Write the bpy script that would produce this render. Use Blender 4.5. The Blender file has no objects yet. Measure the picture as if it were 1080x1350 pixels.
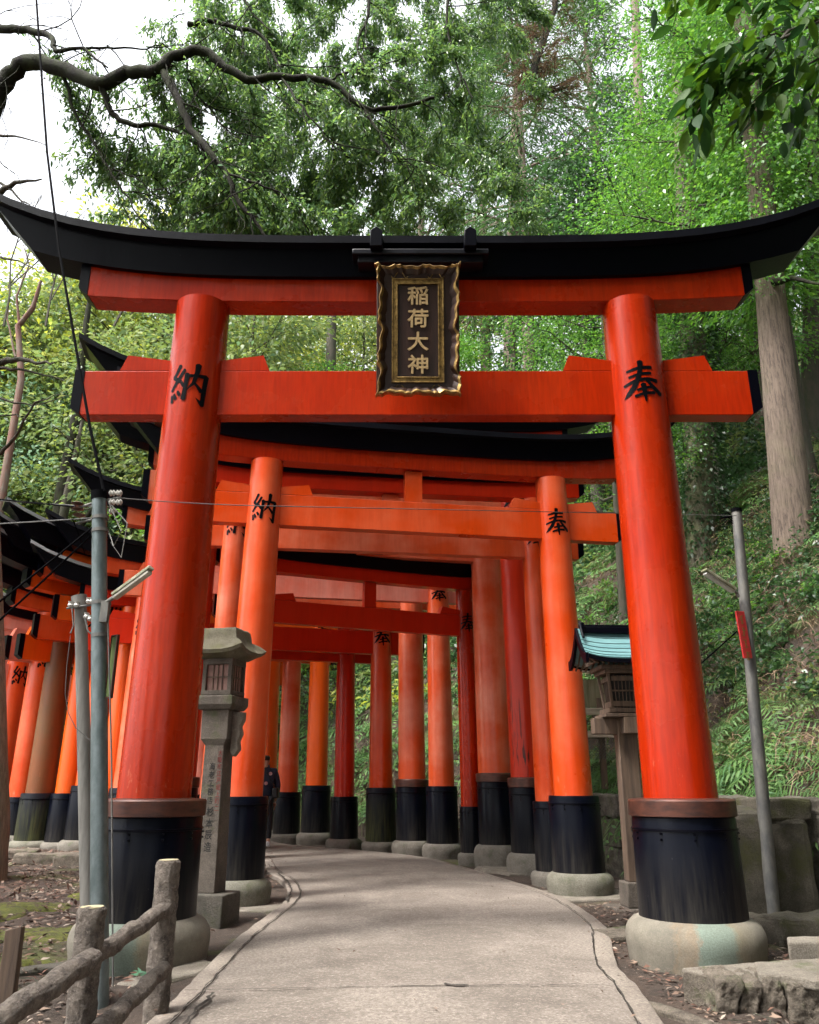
import bpy, bmesh, math, random
import numpy as np
from mathutils import Vector, Matrix
R = math.radians
SC = bpy.context.scene
COL = SC.collection
rnd = random.Random(11)

# ------------------------------------------------------------------ camera
CAMZ = 1.15
F = 1080.0
PITCH = R(18.43)
CP, SP = math.cos(PITCH), math.sin(PITCH)
def at(px, py, Y):
    """real-world point seen at a photo pixel, at distance Y ahead of the camera"""
    v = (675-py)/F; u = (px-540)/F
    t = Y/(CP-SP*v)
    return Vector((u*t, Y, CAMZ+t*(SP+CP*v)))
def gnd(px, py, z=0.0):
    v = (675-py)/F; u = (px-540)/F
    t = (z-CAMZ)/(SP+CP*v)
    return Vector((u*t, t*(CP-SP*v), z))
cam = bpy.data.cameras.new('camera'); co = bpy.data.objects.new('camera', cam); COL.objects.link(co)
cam.sensor_fit = 'HORIZONTAL'; cam.sensor_width = 36; cam.lens = 36.0
cam.clip_start = 0.05; cam.clip_end = 2000
co.location = (0, 0, CAMZ); co.rotation_euler = (math.pi/2+PITCH, 0, 0)
SC.camera = co

# ------------------------------------------------------------------ node helpers
def newmat(name):
    m = bpy.data.materials.new(name); m.use_nodes = True
    nt = m.node_tree; nt.nodes.clear()
    out = nt.nodes.new('ShaderNodeOutputMaterial')
    b = nt.nodes.new('ShaderNodeBsdfPrincipled')
    nt.links.new(b.outputs[0], out.inputs[0])
    return m, nt, b, out
def N(nt, t, **kw):
    n = nt.nodes.new(t)
    for k, v in kw.items():
        if k.startswith('i_'): n.inputs[k[2:].replace('_', ' ')].default_value = v
        else: setattr(n, k, v)
    return n
def coords(nt, scale=(1,1,1), kind='Object'):
    tc = nt.nodes.new('ShaderNodeTexCoord'); mp = nt.nodes.new('ShaderNodeMapping')
    mp.inputs['Scale'].default_value = scale
    nt.links.new(tc.outputs[kind], mp.inputs[0]); return mp.outputs[0]
def noise(nt, vec, sc, det=4, rough=.6, dist=0):
    n = nt.nodes.new('ShaderNodeTexNoise'); n.inputs['Scale'].default_value = sc
    n.inputs['Detail'].default_value = det; n.inputs['Roughness'].default_value = rough
    n.inputs['Distortion'].default_value = dist
    nt.links.new(vec, n.inputs['Vector']); return n.outputs[0]
def ramp(nt, fac, stops):
    r = nt.nodes.new('ShaderNodeValToRGB'); cr = r.color_ramp
    while len(cr.elements) < len(stops): cr.elements.new(.5)
    for e, (p, c) in zip(cr.elements, stops):
        e.position = p; e.color = (c, c, c, 1) if isinstance(c, (int, float)) else (*c, 1)
    nt.links.new(fac, r.inputs[0]); return r.outputs[0]
def mixc(nt, fac, a, b, mode='MIX'):
    m = nt.nodes.new('ShaderNodeMix'); m.data_type = 'RGBA'; m.blend_type = mode
    for s, v in ((m.inputs[0], fac), (m.inputs[6], a), (m.inputs[7], b)):
        if isinstance(v, (int, float)): s.default_value = v
        elif isinstance(v, tuple): s.default_value = (*v, 1)
        else: nt.links.new(v, s)
    return m.outputs[2]
def bump(nt, b, h, strength=.3, dist=.01):
    n = nt.nodes.new('ShaderNodeBump'); n.inputs['Strength'].default_value = strength
    n.inputs['Distance'].default_value = dist
    nt.links.new(h, n.inputs['Height']); nt.links.new(n.outputs[0], b.inputs['Normal'])
def mathn(nt, op, a, b=0.0):
    m = nt.nodes.new('ShaderNodeMath'); m.operation = op
    for s, v in ((m.inputs[0], a), (m.inputs[1], b)):
        if isinstance(v, (int, float)): s.default_value = v
        else: nt.links.new(v, s)
    return m.outputs[0]
def sepz(nt, kind='Object'):
    tc = nt.nodes.new('ShaderNodeTexCoord'); s = nt.nodes.new('ShaderNodeSeparateXYZ')
    nt.links.new(tc.outputs[kind], s.inputs[0]); return s.outputs

# ------------------------------------------------------------------ materials
def lacquer(name, col, fade, rough=.32, fadeamt=.35, grain=.12, crack=0.0, coat=.25):
    m, nt, b, _ = newmat(name)
    v = coords(nt, (1, 1, .09)); v2 = coords(nt, (1, 1, 1))
    g = noise(nt, v, 38, 5, .65)
    big = noise(nt, v, 5.0, 4, .6); big2 = noise(nt, v2, 1.1, 5, .6)
    f = ramp(nt, big2, [(.42, 0.0), (.72, fadeamt)])
    c = mixc(nt, f, col, fade)
    dk = tuple(x*.62 for x in col)
    c = mixc(nt, ramp(nt, big, [(.45, 0.0), (.8, .45)]), c, dk)
    c = mixc(nt, ramp(nt, g, [(.35, grain), (.6, 0.0)]), c, tuple(x*.5 for x in col))
    z = sepz(nt)[2]
    # scuffed, bleached band just above the sleeves
    low = mathn(nt, 'MULTIPLY', ramp(nt, mathn(nt, 'MULTIPLY', z, .4), [(.40, 1.0), (.62, 0.0)]),
                ramp(nt, noise(nt, coords(nt, (1, 1, .35)), 16, 6, .75), [(.60, 0.0), (.66, 1.0)]))
    c = mixc(nt, mathn(nt, 'MULTIPLY', low, .5), c, (.62, .24, .14))
    if crack:
        w = noise(nt, coords(nt, (1, 1, .06)), 15, 3, .8, .4)
        cr = mathn(nt, 'MULTIPLY', ramp(nt, w, [(.56, 0.0), (.60, 1.0)]),
                   ramp(nt, mathn(nt, 'MULTIPLY', z, .25), [(.35, 1.0), (.8, 0.0)]))
        c = mixc(nt, mathn(nt, 'MULTIPLY', cr, crack), c, (.03, .006, .004))
    nt.links.new(c, b.inputs['Base Color']); b.inputs['Specular IOR Level'].default_value = .27
    rr = mathn(nt, 'ADD', mathn(nt, 'MULTIPLY', big2, .18), rough-.09)
    nt.links.new(rr, b.inputs['Roughness'])
    b.inputs['Coat Weight'].default_value = coat; b.inputs['Coat Roughness'].default_value = .14
    bump(nt, b, mathn(nt, 'ADD', g, mathn(nt, 'MULTIPLY', big, .8)), .2, .006)
    return m
MV = {}
MV['red'] = lacquer('vermilion lacquer', (.41, .019, .0006), (.46, .045, .004), .27, .45, grain=.5, coat=.08)
MV['deep'] = lacquer('deep red lacquer', (.54, .020, .002), (.58, .035, .006), .32, .3)
MV['cracked'] = lacquer('cracked deep red lacquer', (.54, .024, .003), (.48, .04, .015), .4, .3, crack=1.0)
MV['orange'] = lacquer('orange lacquer', (.64, .056, .004), (.72, .16, .07), .30, .7)
MV['bright'] = lacquer('fresh orange lacquer', (.74, .095, .006), (.76, .13, .015), .32, .3)
MV['pink'] = lacquer('sun faded red lacquer with sky sheen', (.66, .082, .018), (.76, .26, .16), .32, .9)  # faded paint, plus pinkish sky sheen put into the colour
MV['pale'] = lacquer('pale faded lacquer with sky sheen', (.72, .17, .11), (.76, .36, .29), .45, .95)  # paler fading, with bright sky reflection also put into the colour
MV['brown'] = lacquer('weathered brown lacquer', (.17, .055, .018), (.10, .065, .028), .45, .9, coat=.05)

def blackwood(name, base=(.006, .0065, .012), dust=(.10, .09, .075), zr=(.25, .95), amt=.55, rough=.38):
    m, nt, b, _ = newmat(name)
    v = coords(nt, (1, 1, .07)); s = noise(nt, v, 30, 6, .7)
    s2 = noise(nt, coords(nt, (1, 1, .12)), 9, 4, .6)
    z = sepz(nt)[2]
    low = ramp(nt, z, [(zr[0], 1.0), (zr[1], 0.03)])
    f = mathn(nt, 'MULTIPLY', mathn(nt, 'MULTIPLY', low, ramp(nt, s, [(.38, .25), (.62, 1.0)])), ramp(nt, s2, [(.35, .3), (.6, 1.0)]))
    f = mathn(nt, 'MULTIPLY', f, amt)
    c = mixc(nt, f, base, dust)
    sc = ramp(nt, noise(nt, coords(nt, (1, 1, .5)), 26, 7, .8), [(.66, 0.0), (.70, .6)])
    c = mixc(nt, mathn(nt, 'MULTIPLY', sc, .5), c, (.2, .19, .17))
    nt.links.new(c, b.inputs['Base Color'])
    nt.links.new(mathn(nt, 'ADD', mathn(nt, 'MULTIPLY', f, .5), rough), b.inputs['Roughness'])
    b.inputs['Specular IOR Level'].default_value = .12
    bump(nt, b, s, .25, .006); return m
M_sleeve = blackwood('black painted sleeve', (.0014, .0022, .006), (.070, .062, .048), (.16, .72), .5, .28)
M_sleeve_moss = blackwood('mossy black sleeve', dust=(.085, .09, .03), zr=(.2, 1.4), amt=.8)
M_beamblack = blackwood('black lacquered beam', (.0010, .0010, .0035), (.01, .01, .014), (-5, -4), .2, .30)
M_char = blackwood('black ink paint', (.002, .002, .003), (.02, .02, .02), (-5, -4), .3, .3)

def simple(name, col, rough=.6, metal=0.0, var=.35, sc=8, stretch=(1, 1, 1), bs=.3, bd=.008, alt=None, lo=.4, hi=.65, spec=.5):
    m, nt, b, _ = newmat(name); b.inputs['Specular IOR Level'].default_value = spec
    n = noise(nt, coords(nt, stretch), sc, 7, .65)
    alt = alt or tuple(x*(1-var) for x in col)
    c = mixc(nt, ramp(nt, n, [(lo, 0.0), (hi, 1.0)]), col, alt)
    nt.links.new(c, b.inputs['Base Color']); b.inputs['Roughness'].default_value = rough
    b.inputs['Metallic'].default_value = metal
    if bs: bump(nt, b, noise(nt, coords(nt, stretch), sc*3.1, 6, .7), bs, bd)
    return m
M_roof = simple('dark copper sheet roof', (.006, .006, .010), .30, .0, .5, 5, bs=.1, spec=.25)
M_roof_highlight = simple('roof edge sky highlight', (.62, .63, .66), .3, .7, .3, 5, bs=.1)  # pale colour for the sky highlight along roof edges
M_roof_grey = simple('grey weathered sheet roof', (.22, .23, .25), .28, .5, .3, 5, bs=.1)
M_collar = simple('brown copper collar', (.10, .035, .022), .38, .35, .5, 9, (1, 1, 3), bs=.15, alt=(.045, .02, .016))
M_gold = simple('old gold leaf', (.42, .27, .09), .42, .8, .5, 22, bs=.3, alt=(.13, .08, .03))
M_goldtext = simple('gold lettering', (.60, .42, .20), .5, .2, .3, 40, bs=.2)
M_plaque = simple('dark brown lacquer board', (.040, .016, .010), .38, 0, .5, 12, (1, 1, .1), bs=.15)
M_wood = simple('weathered brown wood', (.13, .085, .055), .8, 0, .55, 14, (1, 1, .08), bs=.6, alt=(.055, .035, .025))
M_wood_pale = simple('pale bleached wood', (.42, .35, .27), .8, 0, .4, 14, (.1, 1, 1), bs=.5)
M_patina = simple('green patina copper', (.13, .27, .275), .5, .1, .3, 10, (.2, 1, 1), bs=.1, alt=(.085, .20, .21))
M_steel = simple('galvanised steel', (.18, .215, .22), .42, .55, .4, 16, (1, 1, .5), bs=.1, alt=(.11, .14, .14))
M_steel_dark = simple('weathered steel', (.10, .10, .098), .6, .3, .5, 10, (1, 1, .4), bs=.15, alt=(.20, .19, .17))
M_conc_pole = simple('grey concrete pole', (.22, .21, .19), .8, 0, .45, 12, (1, 1, .15), bs=.3)
M_porcelain = simple('white porcelain', (.62, .60, .56), .3, 0, .25, 20, bs=0)
M_porc_brown = simple('brown porcelain', (.10, .05, .035), .3, 0, .25, 20, bs=0)
M_cable = simple('black cable rubber', (.003, .003, .004), .8, 0, .3, 20, bs=0, spec=.03)
M_lampbody = simple('dirty lamp casing', (.42, .40, .31), .6, 0, .5, 12, (1, 1, 1), bs=.1, alt=(.13, .14, .06))
M_signred = simple('red enamel sign', (.52, .03, .03), .45, 0, .4, 10, bs=.1)
M_signgold = simple('worn sign writing', (.22, .12, .03), .6, 0, .3, 20, bs=0)
M_signgreen = simple('mossy green board', (.09, .13, .03), .7, 0, .7, 9, (8, 1, .3), bs=.1, alt=(.03, .04, .015))
M_inkred = simple('red carved ink', (.16, .025, .02), .8, bs=0)
M_inkblack = simple('black carved ink', (.012, .011, .010), .8, bs=0)
M_paper = simple('pinkish lantern paper', (.30, .17, .14), .8, bs=0)
M_screen = simple('dark lantern inside', (.01, .009, .008), .7, bs=0)
M_rope = simple('cable grey', (.10, .095, .09), .6, bs=0)
M_bark_red = simple('peeling reddish bark', (.15, .065, .045), .8, 0, .5, 7, (1, 1, .3), bs=.7, alt=(.15, .12, .09))
M_bark_dark = simple('dark mossy bark', (.014, .011, .009), .9, 0, .5, 9, (1, 1, .4), bs=.9, bd=.02, alt=(.028, .034, .013), spec=.2)
M_bark_grey = simple('grey brown bark', (.075, .06, .045), .9, 0, .5, 10, (1, 1, .3), bs=.9, bd=.02, alt=(.045, .05, .03))
M_skin = simple('skin', (.50, .28, .19), .55, 0, .1, 30, bs=.05)
M_hair = simple('black hair', (.012, .010, .009), .5, 0, .3, 60, (1, 1, .1), bs=.4)
M_jacket = simple('navy jacket cloth', (.012, .018, .045), .75, 0, .35, 14, bs=.5, bd=.01)
M_trousers = simple('black trouser cloth', (.010, .011, .016), .8, 0, .35, 14, bs=.4, bd=.01)
M_shoe = simple('white shoe', (.6, .6, .6), .6, bs=0)
M_patch_red = simple('red and white patch', (.45, .12, .14), .8, sc=60, alt=(.5, .45, .45), bs=0)
M_bag = simple('black bag', (.008, .008, .009), .5, bs=.2)

def cedarbark(name, col=(.25, .185, .14), dk=(.07, .048, .036), moss=.0):
    m, nt, b, _ = newmat(name)
    v = coords(nt, (1, 1, .09)); n = noise(nt, v, 30, 8, .8, .6); n2 = noise(nt, coords(nt), 2, 5)
    c = mixc(nt, ramp(nt, n, [(.36, 1.0), (.56, 0.0)]), col, dk)
    c = mixc(nt, ramp(nt, n2, [(.5-.2*moss, 0.0), (.78-.2*moss, .35+.5*moss)]), c, (.12, .13, .05))
    nt.links.new(c, b.inputs['Base Color']); b.inputs['Roughness'].default_value = .9
    bump(nt, b, n, 1.0, .03); return m
M_cedar = cedarbark('cedar bark', (.21, .155, .12), (.045, .032, .025))
M_cedar_moss = cedarbark('mossy cedar bark', (.15, .13, .095), (.045, .04, .028), .7)

def stone(name, col, dk, moss=0.0, mosscol=(.07, .09, .025), sc=5):
    m, nt, b, _ = newmat(name)
    v = coords(nt); n = noise(nt, v, sc, 8, .7); sp = noise(nt, v, 90, 3, .8)
    c = mixc(nt, ramp(nt, n, [(.32, 0.0), (.68, 1.0)]), col, dk)
    c = mixc(nt, ramp(nt, sp, [(.42, .45), (.6, 0.0)]), c, tuple(x*.35 for x in dk))
    if moss: c = mixc(nt, ramp(nt, noise(nt, v, sc*.55, 6, .7), [(.62-.3*moss, 0.0), (.80-.3*moss, 1.0)]), c, mosscol)
    nt.links.new(c, b.inputs['Base Color']); b.inputs['Roughness'].default_value = .88
    bump(nt, b, mathn(nt, 'ADD', mathn(nt, 'MULTIPLY', n, 2.0), sp), .8, .02); return m
M_stone = stone('foundation stone', (.27, .24, .20), (.15, .135, .11), .25)
M_stone_moss = stone('mossy foundation stone', (.27, .25, .20), (.14, .135, .10), .28, (.09, .095, .04))
M_lstone = stone('lantern granite', (.19, .155, .125), (.085, .07, .055), .2)
M_lstone_moss = stone('mossy lantern cap', (.23, .20, .14), (.11, .10, .06), .5, (.12, .115, .045))
M_lbase = stone('mossy lantern base', (.15, .13, .105), (.055, .05, .038), .25, (.06, .06, .03))
M_wall = stone('rough stone wall', (.25, .22, .175), (.06, .05, .04), .30, (.08, .08, .03), 7)
M_block = stone('mossy block', (.15, .13, .095), (.05, .043, .03), .45, (.07, .07, .02), 5)
M_slab = stone('pale stone slab', (.33, .29, .235), (.17, .145, .115), .12)
M_rock = stone('cracked rock', (.24, .20, .155), (.075, .06, .045), .25, sc=9)

def stained_stone():
    m, nt, b, _ = newmat('stone stained by copper run-off')
    v = coords(nt); n = noise(nt, v, 4, 7, .7); sp = noise(nt, v, 90, 3, .8)
    c = mixc(nt, ramp(nt, n, [(.32, 0.0), (.68, 1.0)]), (.245, .215, .17), (.13, .115, .09))
    g = nt.nodes.new('ShaderNodeTexGradient'); g.gradient_type = 'RADIAL'
    nt.links.new(coords(nt), g.inputs[0])
    a = mathn(nt, 'ADD', g.outputs[1], mathn(nt, 'MULTIPLY', mathn(nt, 'SUBTRACT', noise(nt, coords(nt, (1, 1, .6)), 5, 6, .75), .5), .10))
    teal = ramp(nt, a, [(.0, .0), (.195, .0), (.205, .9), (.285, .85), (.305, .0)])
    rust = ramp(nt, a, [(.150, .0), (.160, .8), (.170, .25), (.188, .85), (.206, .0)])
    rust2 = ramp(nt, a, [(.285, .0), (.300, .8), (.325, .3), (.375, .0)])
    c = mixc(nt, mathn(nt, 'MULTIPLY', rust, .42), c, (.25, .15, .07)); c = mixc(nt, mathn(nt, 'MULTIPLY', rust2, .5), c, (.22, .17, .08))
    c = mixc(nt, mathn(nt, 'MULTIPLY', teal, ramp(nt, n, [(.3, .95), (.8, .6)])), c, (.15, .215, .175))
    c = mixc(nt, ramp(nt, sp, [(.42, .35), (.6, 0.0)]), c, (.08, .08, .06))
    nt.links.new(c, b.inputs['Base Color']); b.inputs['Roughness'].default_value = .85
    bump(nt, b, mathn(nt, 'ADD', n, sp), .4, .008); return m
M_stain = stained_stone()

def path_mat(name, col, spk, dark):
    m, nt, b, _ = newmat(name)
    v = coords(nt); sp = noise(nt, v, 48, 4, .85); n = noise(nt, v, 1.1, 7, .72, .6); n3 = noise(nt, v, 28, 4, .7)
    c = mixc(nt, ramp(nt, n, [(.38, 0.0), (.62, .9)]), col, dark)
    c = mixc(nt, ramp(nt, sp, [(.40, .8), (.52, 0.0)]), c, tuple(x*.42 for x in col))
    c = mixc(nt, ramp(nt, sp, [(.56, 0.0), (.68, .8)]), c, spk)
    c = mixc(nt, ramp(nt, n3, [(.30, .35), (.5, 0.0)]), c, dark)
    nt.links.new(c, b.inputs['Base Color']); b.inputs['Roughness'].default_value = .9
    bump(nt, b, mathn(nt, 'ADD', sp, n3), .5, .006); return m
M_path = path_mat('exposed aggregate concrete', (.235, .20, .168), (.43, .38, .33), (.115, .094, .077))
M_kerb = path_mat('worn kerb concrete', (.27, .23, .19), (.41, .36, .30), (.15, .12, .10))
M_crack = simple('dirt filled crack', (.035, .028, .022), .95, bs=.3)

def soil_mat():
    m, nt, b, _ = newmat('soil and moss')
    v = coords(nt); n = noise(nt, v, 3.2, 8, .7); n2 = noise(nt, v, 40, 5, .8); n3 = noise(nt, v, .55, 5, .6)
    c = mixc(nt, ramp(nt, n, [(.35, 0.0), (.65, 1.0)]), (.085, .058, .042), (.035, .025, .019))
    c = mixc(nt, ramp(nt, n2, [(.55, 0.0), (.68, .7)]), c, (.19, .14, .105))
    c = mixc(nt, ramp(nt, n3, [(.55, 0.0), (.64, .8)]), c, (.09, .105, .022))
    nt.links.new(c, b.inputs['Base Color']); b.inputs['Roughness'].default_value = .95
    bump(nt, b, mathn(nt, 'ADD', n, n2), .9, .03); return m
M_soil = soil_mat()
def moss_mat():
    m, nt, b, _ = newmat('bright moss')
    v = coords(nt); n = noise(nt, v, 6, 6, .7); n2 = noise(nt, v, 160, 3, .8)
    c = mixc(nt, ramp(nt, n, [(.35, 0.0), (.65, 1.0)]), (.17, .18, .03), (.07, .08, .02)); c = mixc(nt, ramp(nt, noise(nt, v, 11, 6, .75), [(.50, 0.0), (.58, 1.0)]), c, (.075, .052, .036))
    nt.links.new(c, b.inputs['Base Color']); b.inputs['Roughness'].default_value = 1
    bump(nt, b, n2, 1.0, .02); return m
M_moss = moss_mat()

def leafmat(name, cols, rough=.4, trans=.35, spec=.5):
    """colour differs from leaf to leaf"""
    m, nt, b, out = newmat(name)
    g = nt.nodes.new('ShaderNodeNewGeometry')
    r = nt.nodes.new('ShaderNodeValToRGB'); cr = r.color_ramp; cr.interpolation = 'LINEAR'
    while len(cr.elements) < len(cols): cr.elements.new(.5)
    for i, (e, c) in enumerate(zip(cr.elements, cols)):
        e.position = i/(len(cols)-1); e.color = (*c, 1)
    nt.links.new(g.outputs['Random Per Island'], r.inputs[0])
    nt.links.new(r.outputs[0], b.inputs['Base Color'])
    b.inputs['Roughness'].default_value = rough; b.inputs['Specular IOR Level'].default_value = spec
    t = nt.nodes.new('ShaderNodeBsdfTranslucent')
    hs = nt.nodes.new('ShaderNodeHueSaturation'); hs.inputs['Value'].default_value = 1.6; hs.inputs['Saturation'].default_value = 1.1
    hs.inputs['Hue'].default_value = .485
    nt.links.new(r.outputs[0], hs.inputs['Color']); nt.links.new(hs.outputs[0], t.inputs[0])
    mx = nt.nodes.new('ShaderNodeMixShader'); mx.inputs[0].default_value = trans
    nt.links.new(b.outputs[0], mx.inputs[1]); nt.links.new(t.outputs[0], mx.inputs[2])
    nt.links.new(mx.outputs[0], out.inputs[0]); return m
ML = {
 'oak': leafmat('evergreen oak leaves', [(.045, .10, .036), (.085, .165, .055), (.16, .26, .065), (.09, .15, .10)], .30, .5, .7),
 'near': leafmat('broad near leaves', [(.014, .045, .014), (.03, .085, .015), (.07, .15, .02)], .55, .35, .15),
 'bright': leafmat('bright green leaves', [(.040, .12, .026), (.10, .24, .038), (.06, .17, .045), (.15, .29, .055)], .34, .45, .6),
 'yellow': leafmat('yellow green leaves', [(.22, .27, .05), (.33, .37, .07), (.17, .25, .06), (.42, .42, .13)], .5, .45, .3),
 'olive': leafmat('olive green leaves', [(.11, .17, .045), (.17, .23, .07), (.09, .16, .08), (.23, .26, .10)], .45, .4, .4),
 'blue': leafmat('blue green leaves', [(.11, .21, .12), (.18, .30, .19), (.26, .38, .27)], .4, .35, .6),
 'dark': leafmat('dark green leaves', [(.020, .050, .020), (.035, .085, .028), (.05, .11, .04)], .35, .35, .6),
 'cedar': leafmat('conifer needles', [(.035, .085, .030), (.055, .12, .035), (.08, .15, .05)], .6, .3, .3),
 'twiggy': leafmat('dry brown needles', [(.085, .055, .035), (.13, .08, .045), (.06, .06, .03)], .7, .25, .2),
 'fern': leafmat('fern fronds', [(.055, .14, .04), (.105, .215, .055), (.15, .26, .09), (.065, .15, .065)], .5, .35, .4),
 'dry': leafmat('dry stalks and dead leaves', [(.22, .14, .085), (.13, .085, .05), (.30, .22, .15), (.08, .045, .03)], .8, .1, .2),
 'litter': leafmat('fallen leaves', [(.16, .085, .06), (.09, .05, .038), (.27, .19, .14), (.05, .03, .025), (.38, .31, .25)], .7, .05, .3),
}

# ------------------------------------------------------------------ object helpers
def link(o, parent=None):
    COL.objects.link(o)
    if parent is not None: o.parent = parent
    return o
def tag(o, label=None, cat=None, group=None, kind=None):
    if label: o['label'] = label
    if cat: o['category'] = cat
    if group: o['group'] = group
    if kind: o['kind'] = kind
    return o
def thing(name, label, cat, loc=(0, 0, 0), rz=0, group=None):
    o = bpy.data.objects.new(name, None); o.empty_display_size = .2
    COL.objects.link(o); o.location = loc; o.rotation_euler = (0, 0, rz)
    return tag(o, label, cat, group)
class MB:
    def __init__(s): s.v = []; s.f = []; s.mi = []; s.m = 0
    def add(s, vs, fs):
        k = len(s.v); s.v += [tuple(p) for p in vs]; s.f += [tuple(i+k for i in f) for f in fs]; s.mi += [s.m]*len(fs); return s
    def box(s, c, d, M=None):
        x, y, z = (q/2 for q in d)
        vs = [Vector((a*x, b*y, e*z)) for a in (-1, 1) for b in (-1, 1) for e in (-1, 1)]
        if M is not None: vs = [M @ p for p in vs]
        c = Vector(c); vs = [p+c for p in vs]
        return s.add(vs, [(0,1,3,2),(4,6,7,5),(0,4,5,1),(2,3,7,6),(0,2,6,4),(1,5,7,3)])
    def tube(s, pts, rad, n=8, cap=True):
        pts = [Vector(p) for p in pts]; m = len(pts)
        if not isinstance(rad, (list, tuple)): rad = [rad]*m
        up = None; rings = []
        for i, p in enumerate(pts):
            t = (pts[min(i+1, m-1)]-pts[max(i-1, 0)])
            if t.length < 1e-7: t = Vector((0, 0, 1))
            t.normalize()
            if up is None:
                up = t.orthogonal().normalized()
            else:
                up = up - t*up.dot(t)
                up = up.normalized() if up.length > 1e-5 else t.orthogonal().normalized()
            w = t.cross(up)
            rings.append([p+(up*math.cos(2*math.pi*k/n)+w*math.sin(2*math.pi*k/n))*rad[i] for k in range(n)])
        vs = [q for r in rings for q in r]; fs = []
        for i in range(m-1):
            for k in range(n):
                a = i*n+k; b2 = i*n+(k+1) % n
                fs.append((a, b2, b2+n, a+n))
        if cap: fs.append(tuple(range(n-1, -1, -1))); fs.append(tuple(range((m-1)*n, m*n)))
        return s.add(vs, fs)
    def lathe(s, prof, c=(0, 0, 0), n=32, off=None, wob=0.0, seed=0):
        """prof: (r,z) list bottom to top; off(z)->(dx,dy)"""
        rr = random.Random(seed); ph = [rr.uniform(0, 6.28) for _ in range(4)]
        vs = []; m = len(prof)
        for (r, z) in prof:
            dx, dy = off(z) if off else (0, 0)
            for k in range(n):
                a = 2*math.pi*k/n
                q = r*(1+wob*(math.sin(2*a+ph[0])+.6*math.sin(3*a+ph[1])+.5*math.sin(5*a+ph[2]+z*9)))
                vs.append((c[0]+dx+q*math.cos(a), c[1]+dy+q*math.sin(a), c[2]+z))
        fs = [(i*n+k, i*n+(k+1) % n, (i+1)*n+(k+1) % n, (i+1)*n+k) for i in range(m-1) for k in range(n)]
        fs.append(tuple(range(n-1, -1, -1))); fs.append(tuple(range((m-1)*n, m*n)))
        return s.add(vs, fs)
    def prism(s, poly, axis, a, b):
        """poly 2D closed; axis 'y': poly=(x,z) from y=a to b; 'z': (x,y); 'x': (y,z)"""
        def P(p, t): return {'y': (p[0], t, p[1]), 'z': (p[0], p[1], t), 'x': (t, p[0], p[1])}[axis]
        n = len(poly); vs = [P(p, a) for p in poly]+[P(p, b) for p in poly]
        fs = [tuple(range(n)), tuple(range(2*n-1, n-1, -1))]+[(i, i+n, (i+1) % n+n, (i+1) % n) for i in range(n)]
        return s.add(vs, fs)
    def loft(s, secs):
        """secs: list of closed sections (same count)"""
        n = len(secs[0]); vs = [p for q in secs for p in q]; fs = []
        for i in range(len(secs)-1):
            for k in range(n):
                a = i*n+k; b = i*n+(k+1) % n; fs.append((a, b, b+n, a+n))
        fs.append(tuple(range(n-1, -1, -1))); fs.append(tuple(range((len(secs)-1)*n, len(secs)*n)))
        return s.add(vs, fs)
    def build(s, name, mats, parent=None, smooth=35, bevel=0, label=None):
        me = bpy.data.meshes.new(name); me.from_pydata(s.v, [], s.f)
        mats = mats if isinstance(mats, (list, tuple)) else [mats]
        for m in mats: me.materials.append(m)
        if len(mats) > 1: me.polygons.foreach_set('material_index', s.mi)
        bm = bmesh.new(); bm.from_mesh(me); bmesh.ops.recalc_face_normals(bm, faces=bm.faces); bm.to_mesh(me); bm.free()
        if smooth:
            me.polygons.foreach_set('use_smooth', [True]*len(me.polygons))
            me.set_sharp_from_angle(angle=R(smooth))
        o = bpy.data.objects.new(name, me); link(o, parent)
        if bevel:
            b = o.modifiers.new('b', 'BEVEL'); b.width = bevel; b.segments = 2; b.limit_method = 'ANGLE'; b.angle_limit = R(40)
        if label: o['label'] = label
        return o
def displace(o, strength, size, seed=0, sub=0):
    if sub:
        m = o.modifiers.new('s', 'SUBSURF'); m.subdivision_type = 'SIMPLE'; m.levels = m.render_levels = sub
    t = bpy.data.textures.new('rough', 'CLOUDS'); t.noise_scale = size; t.noise_depth = 3
    d = o.modifiers.new('d', 'DISPLACE'); d.texture = t; d.strength = strength; d.mid_level = .5
    d.texture_coords = 'GLOBAL'
    return o

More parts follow.
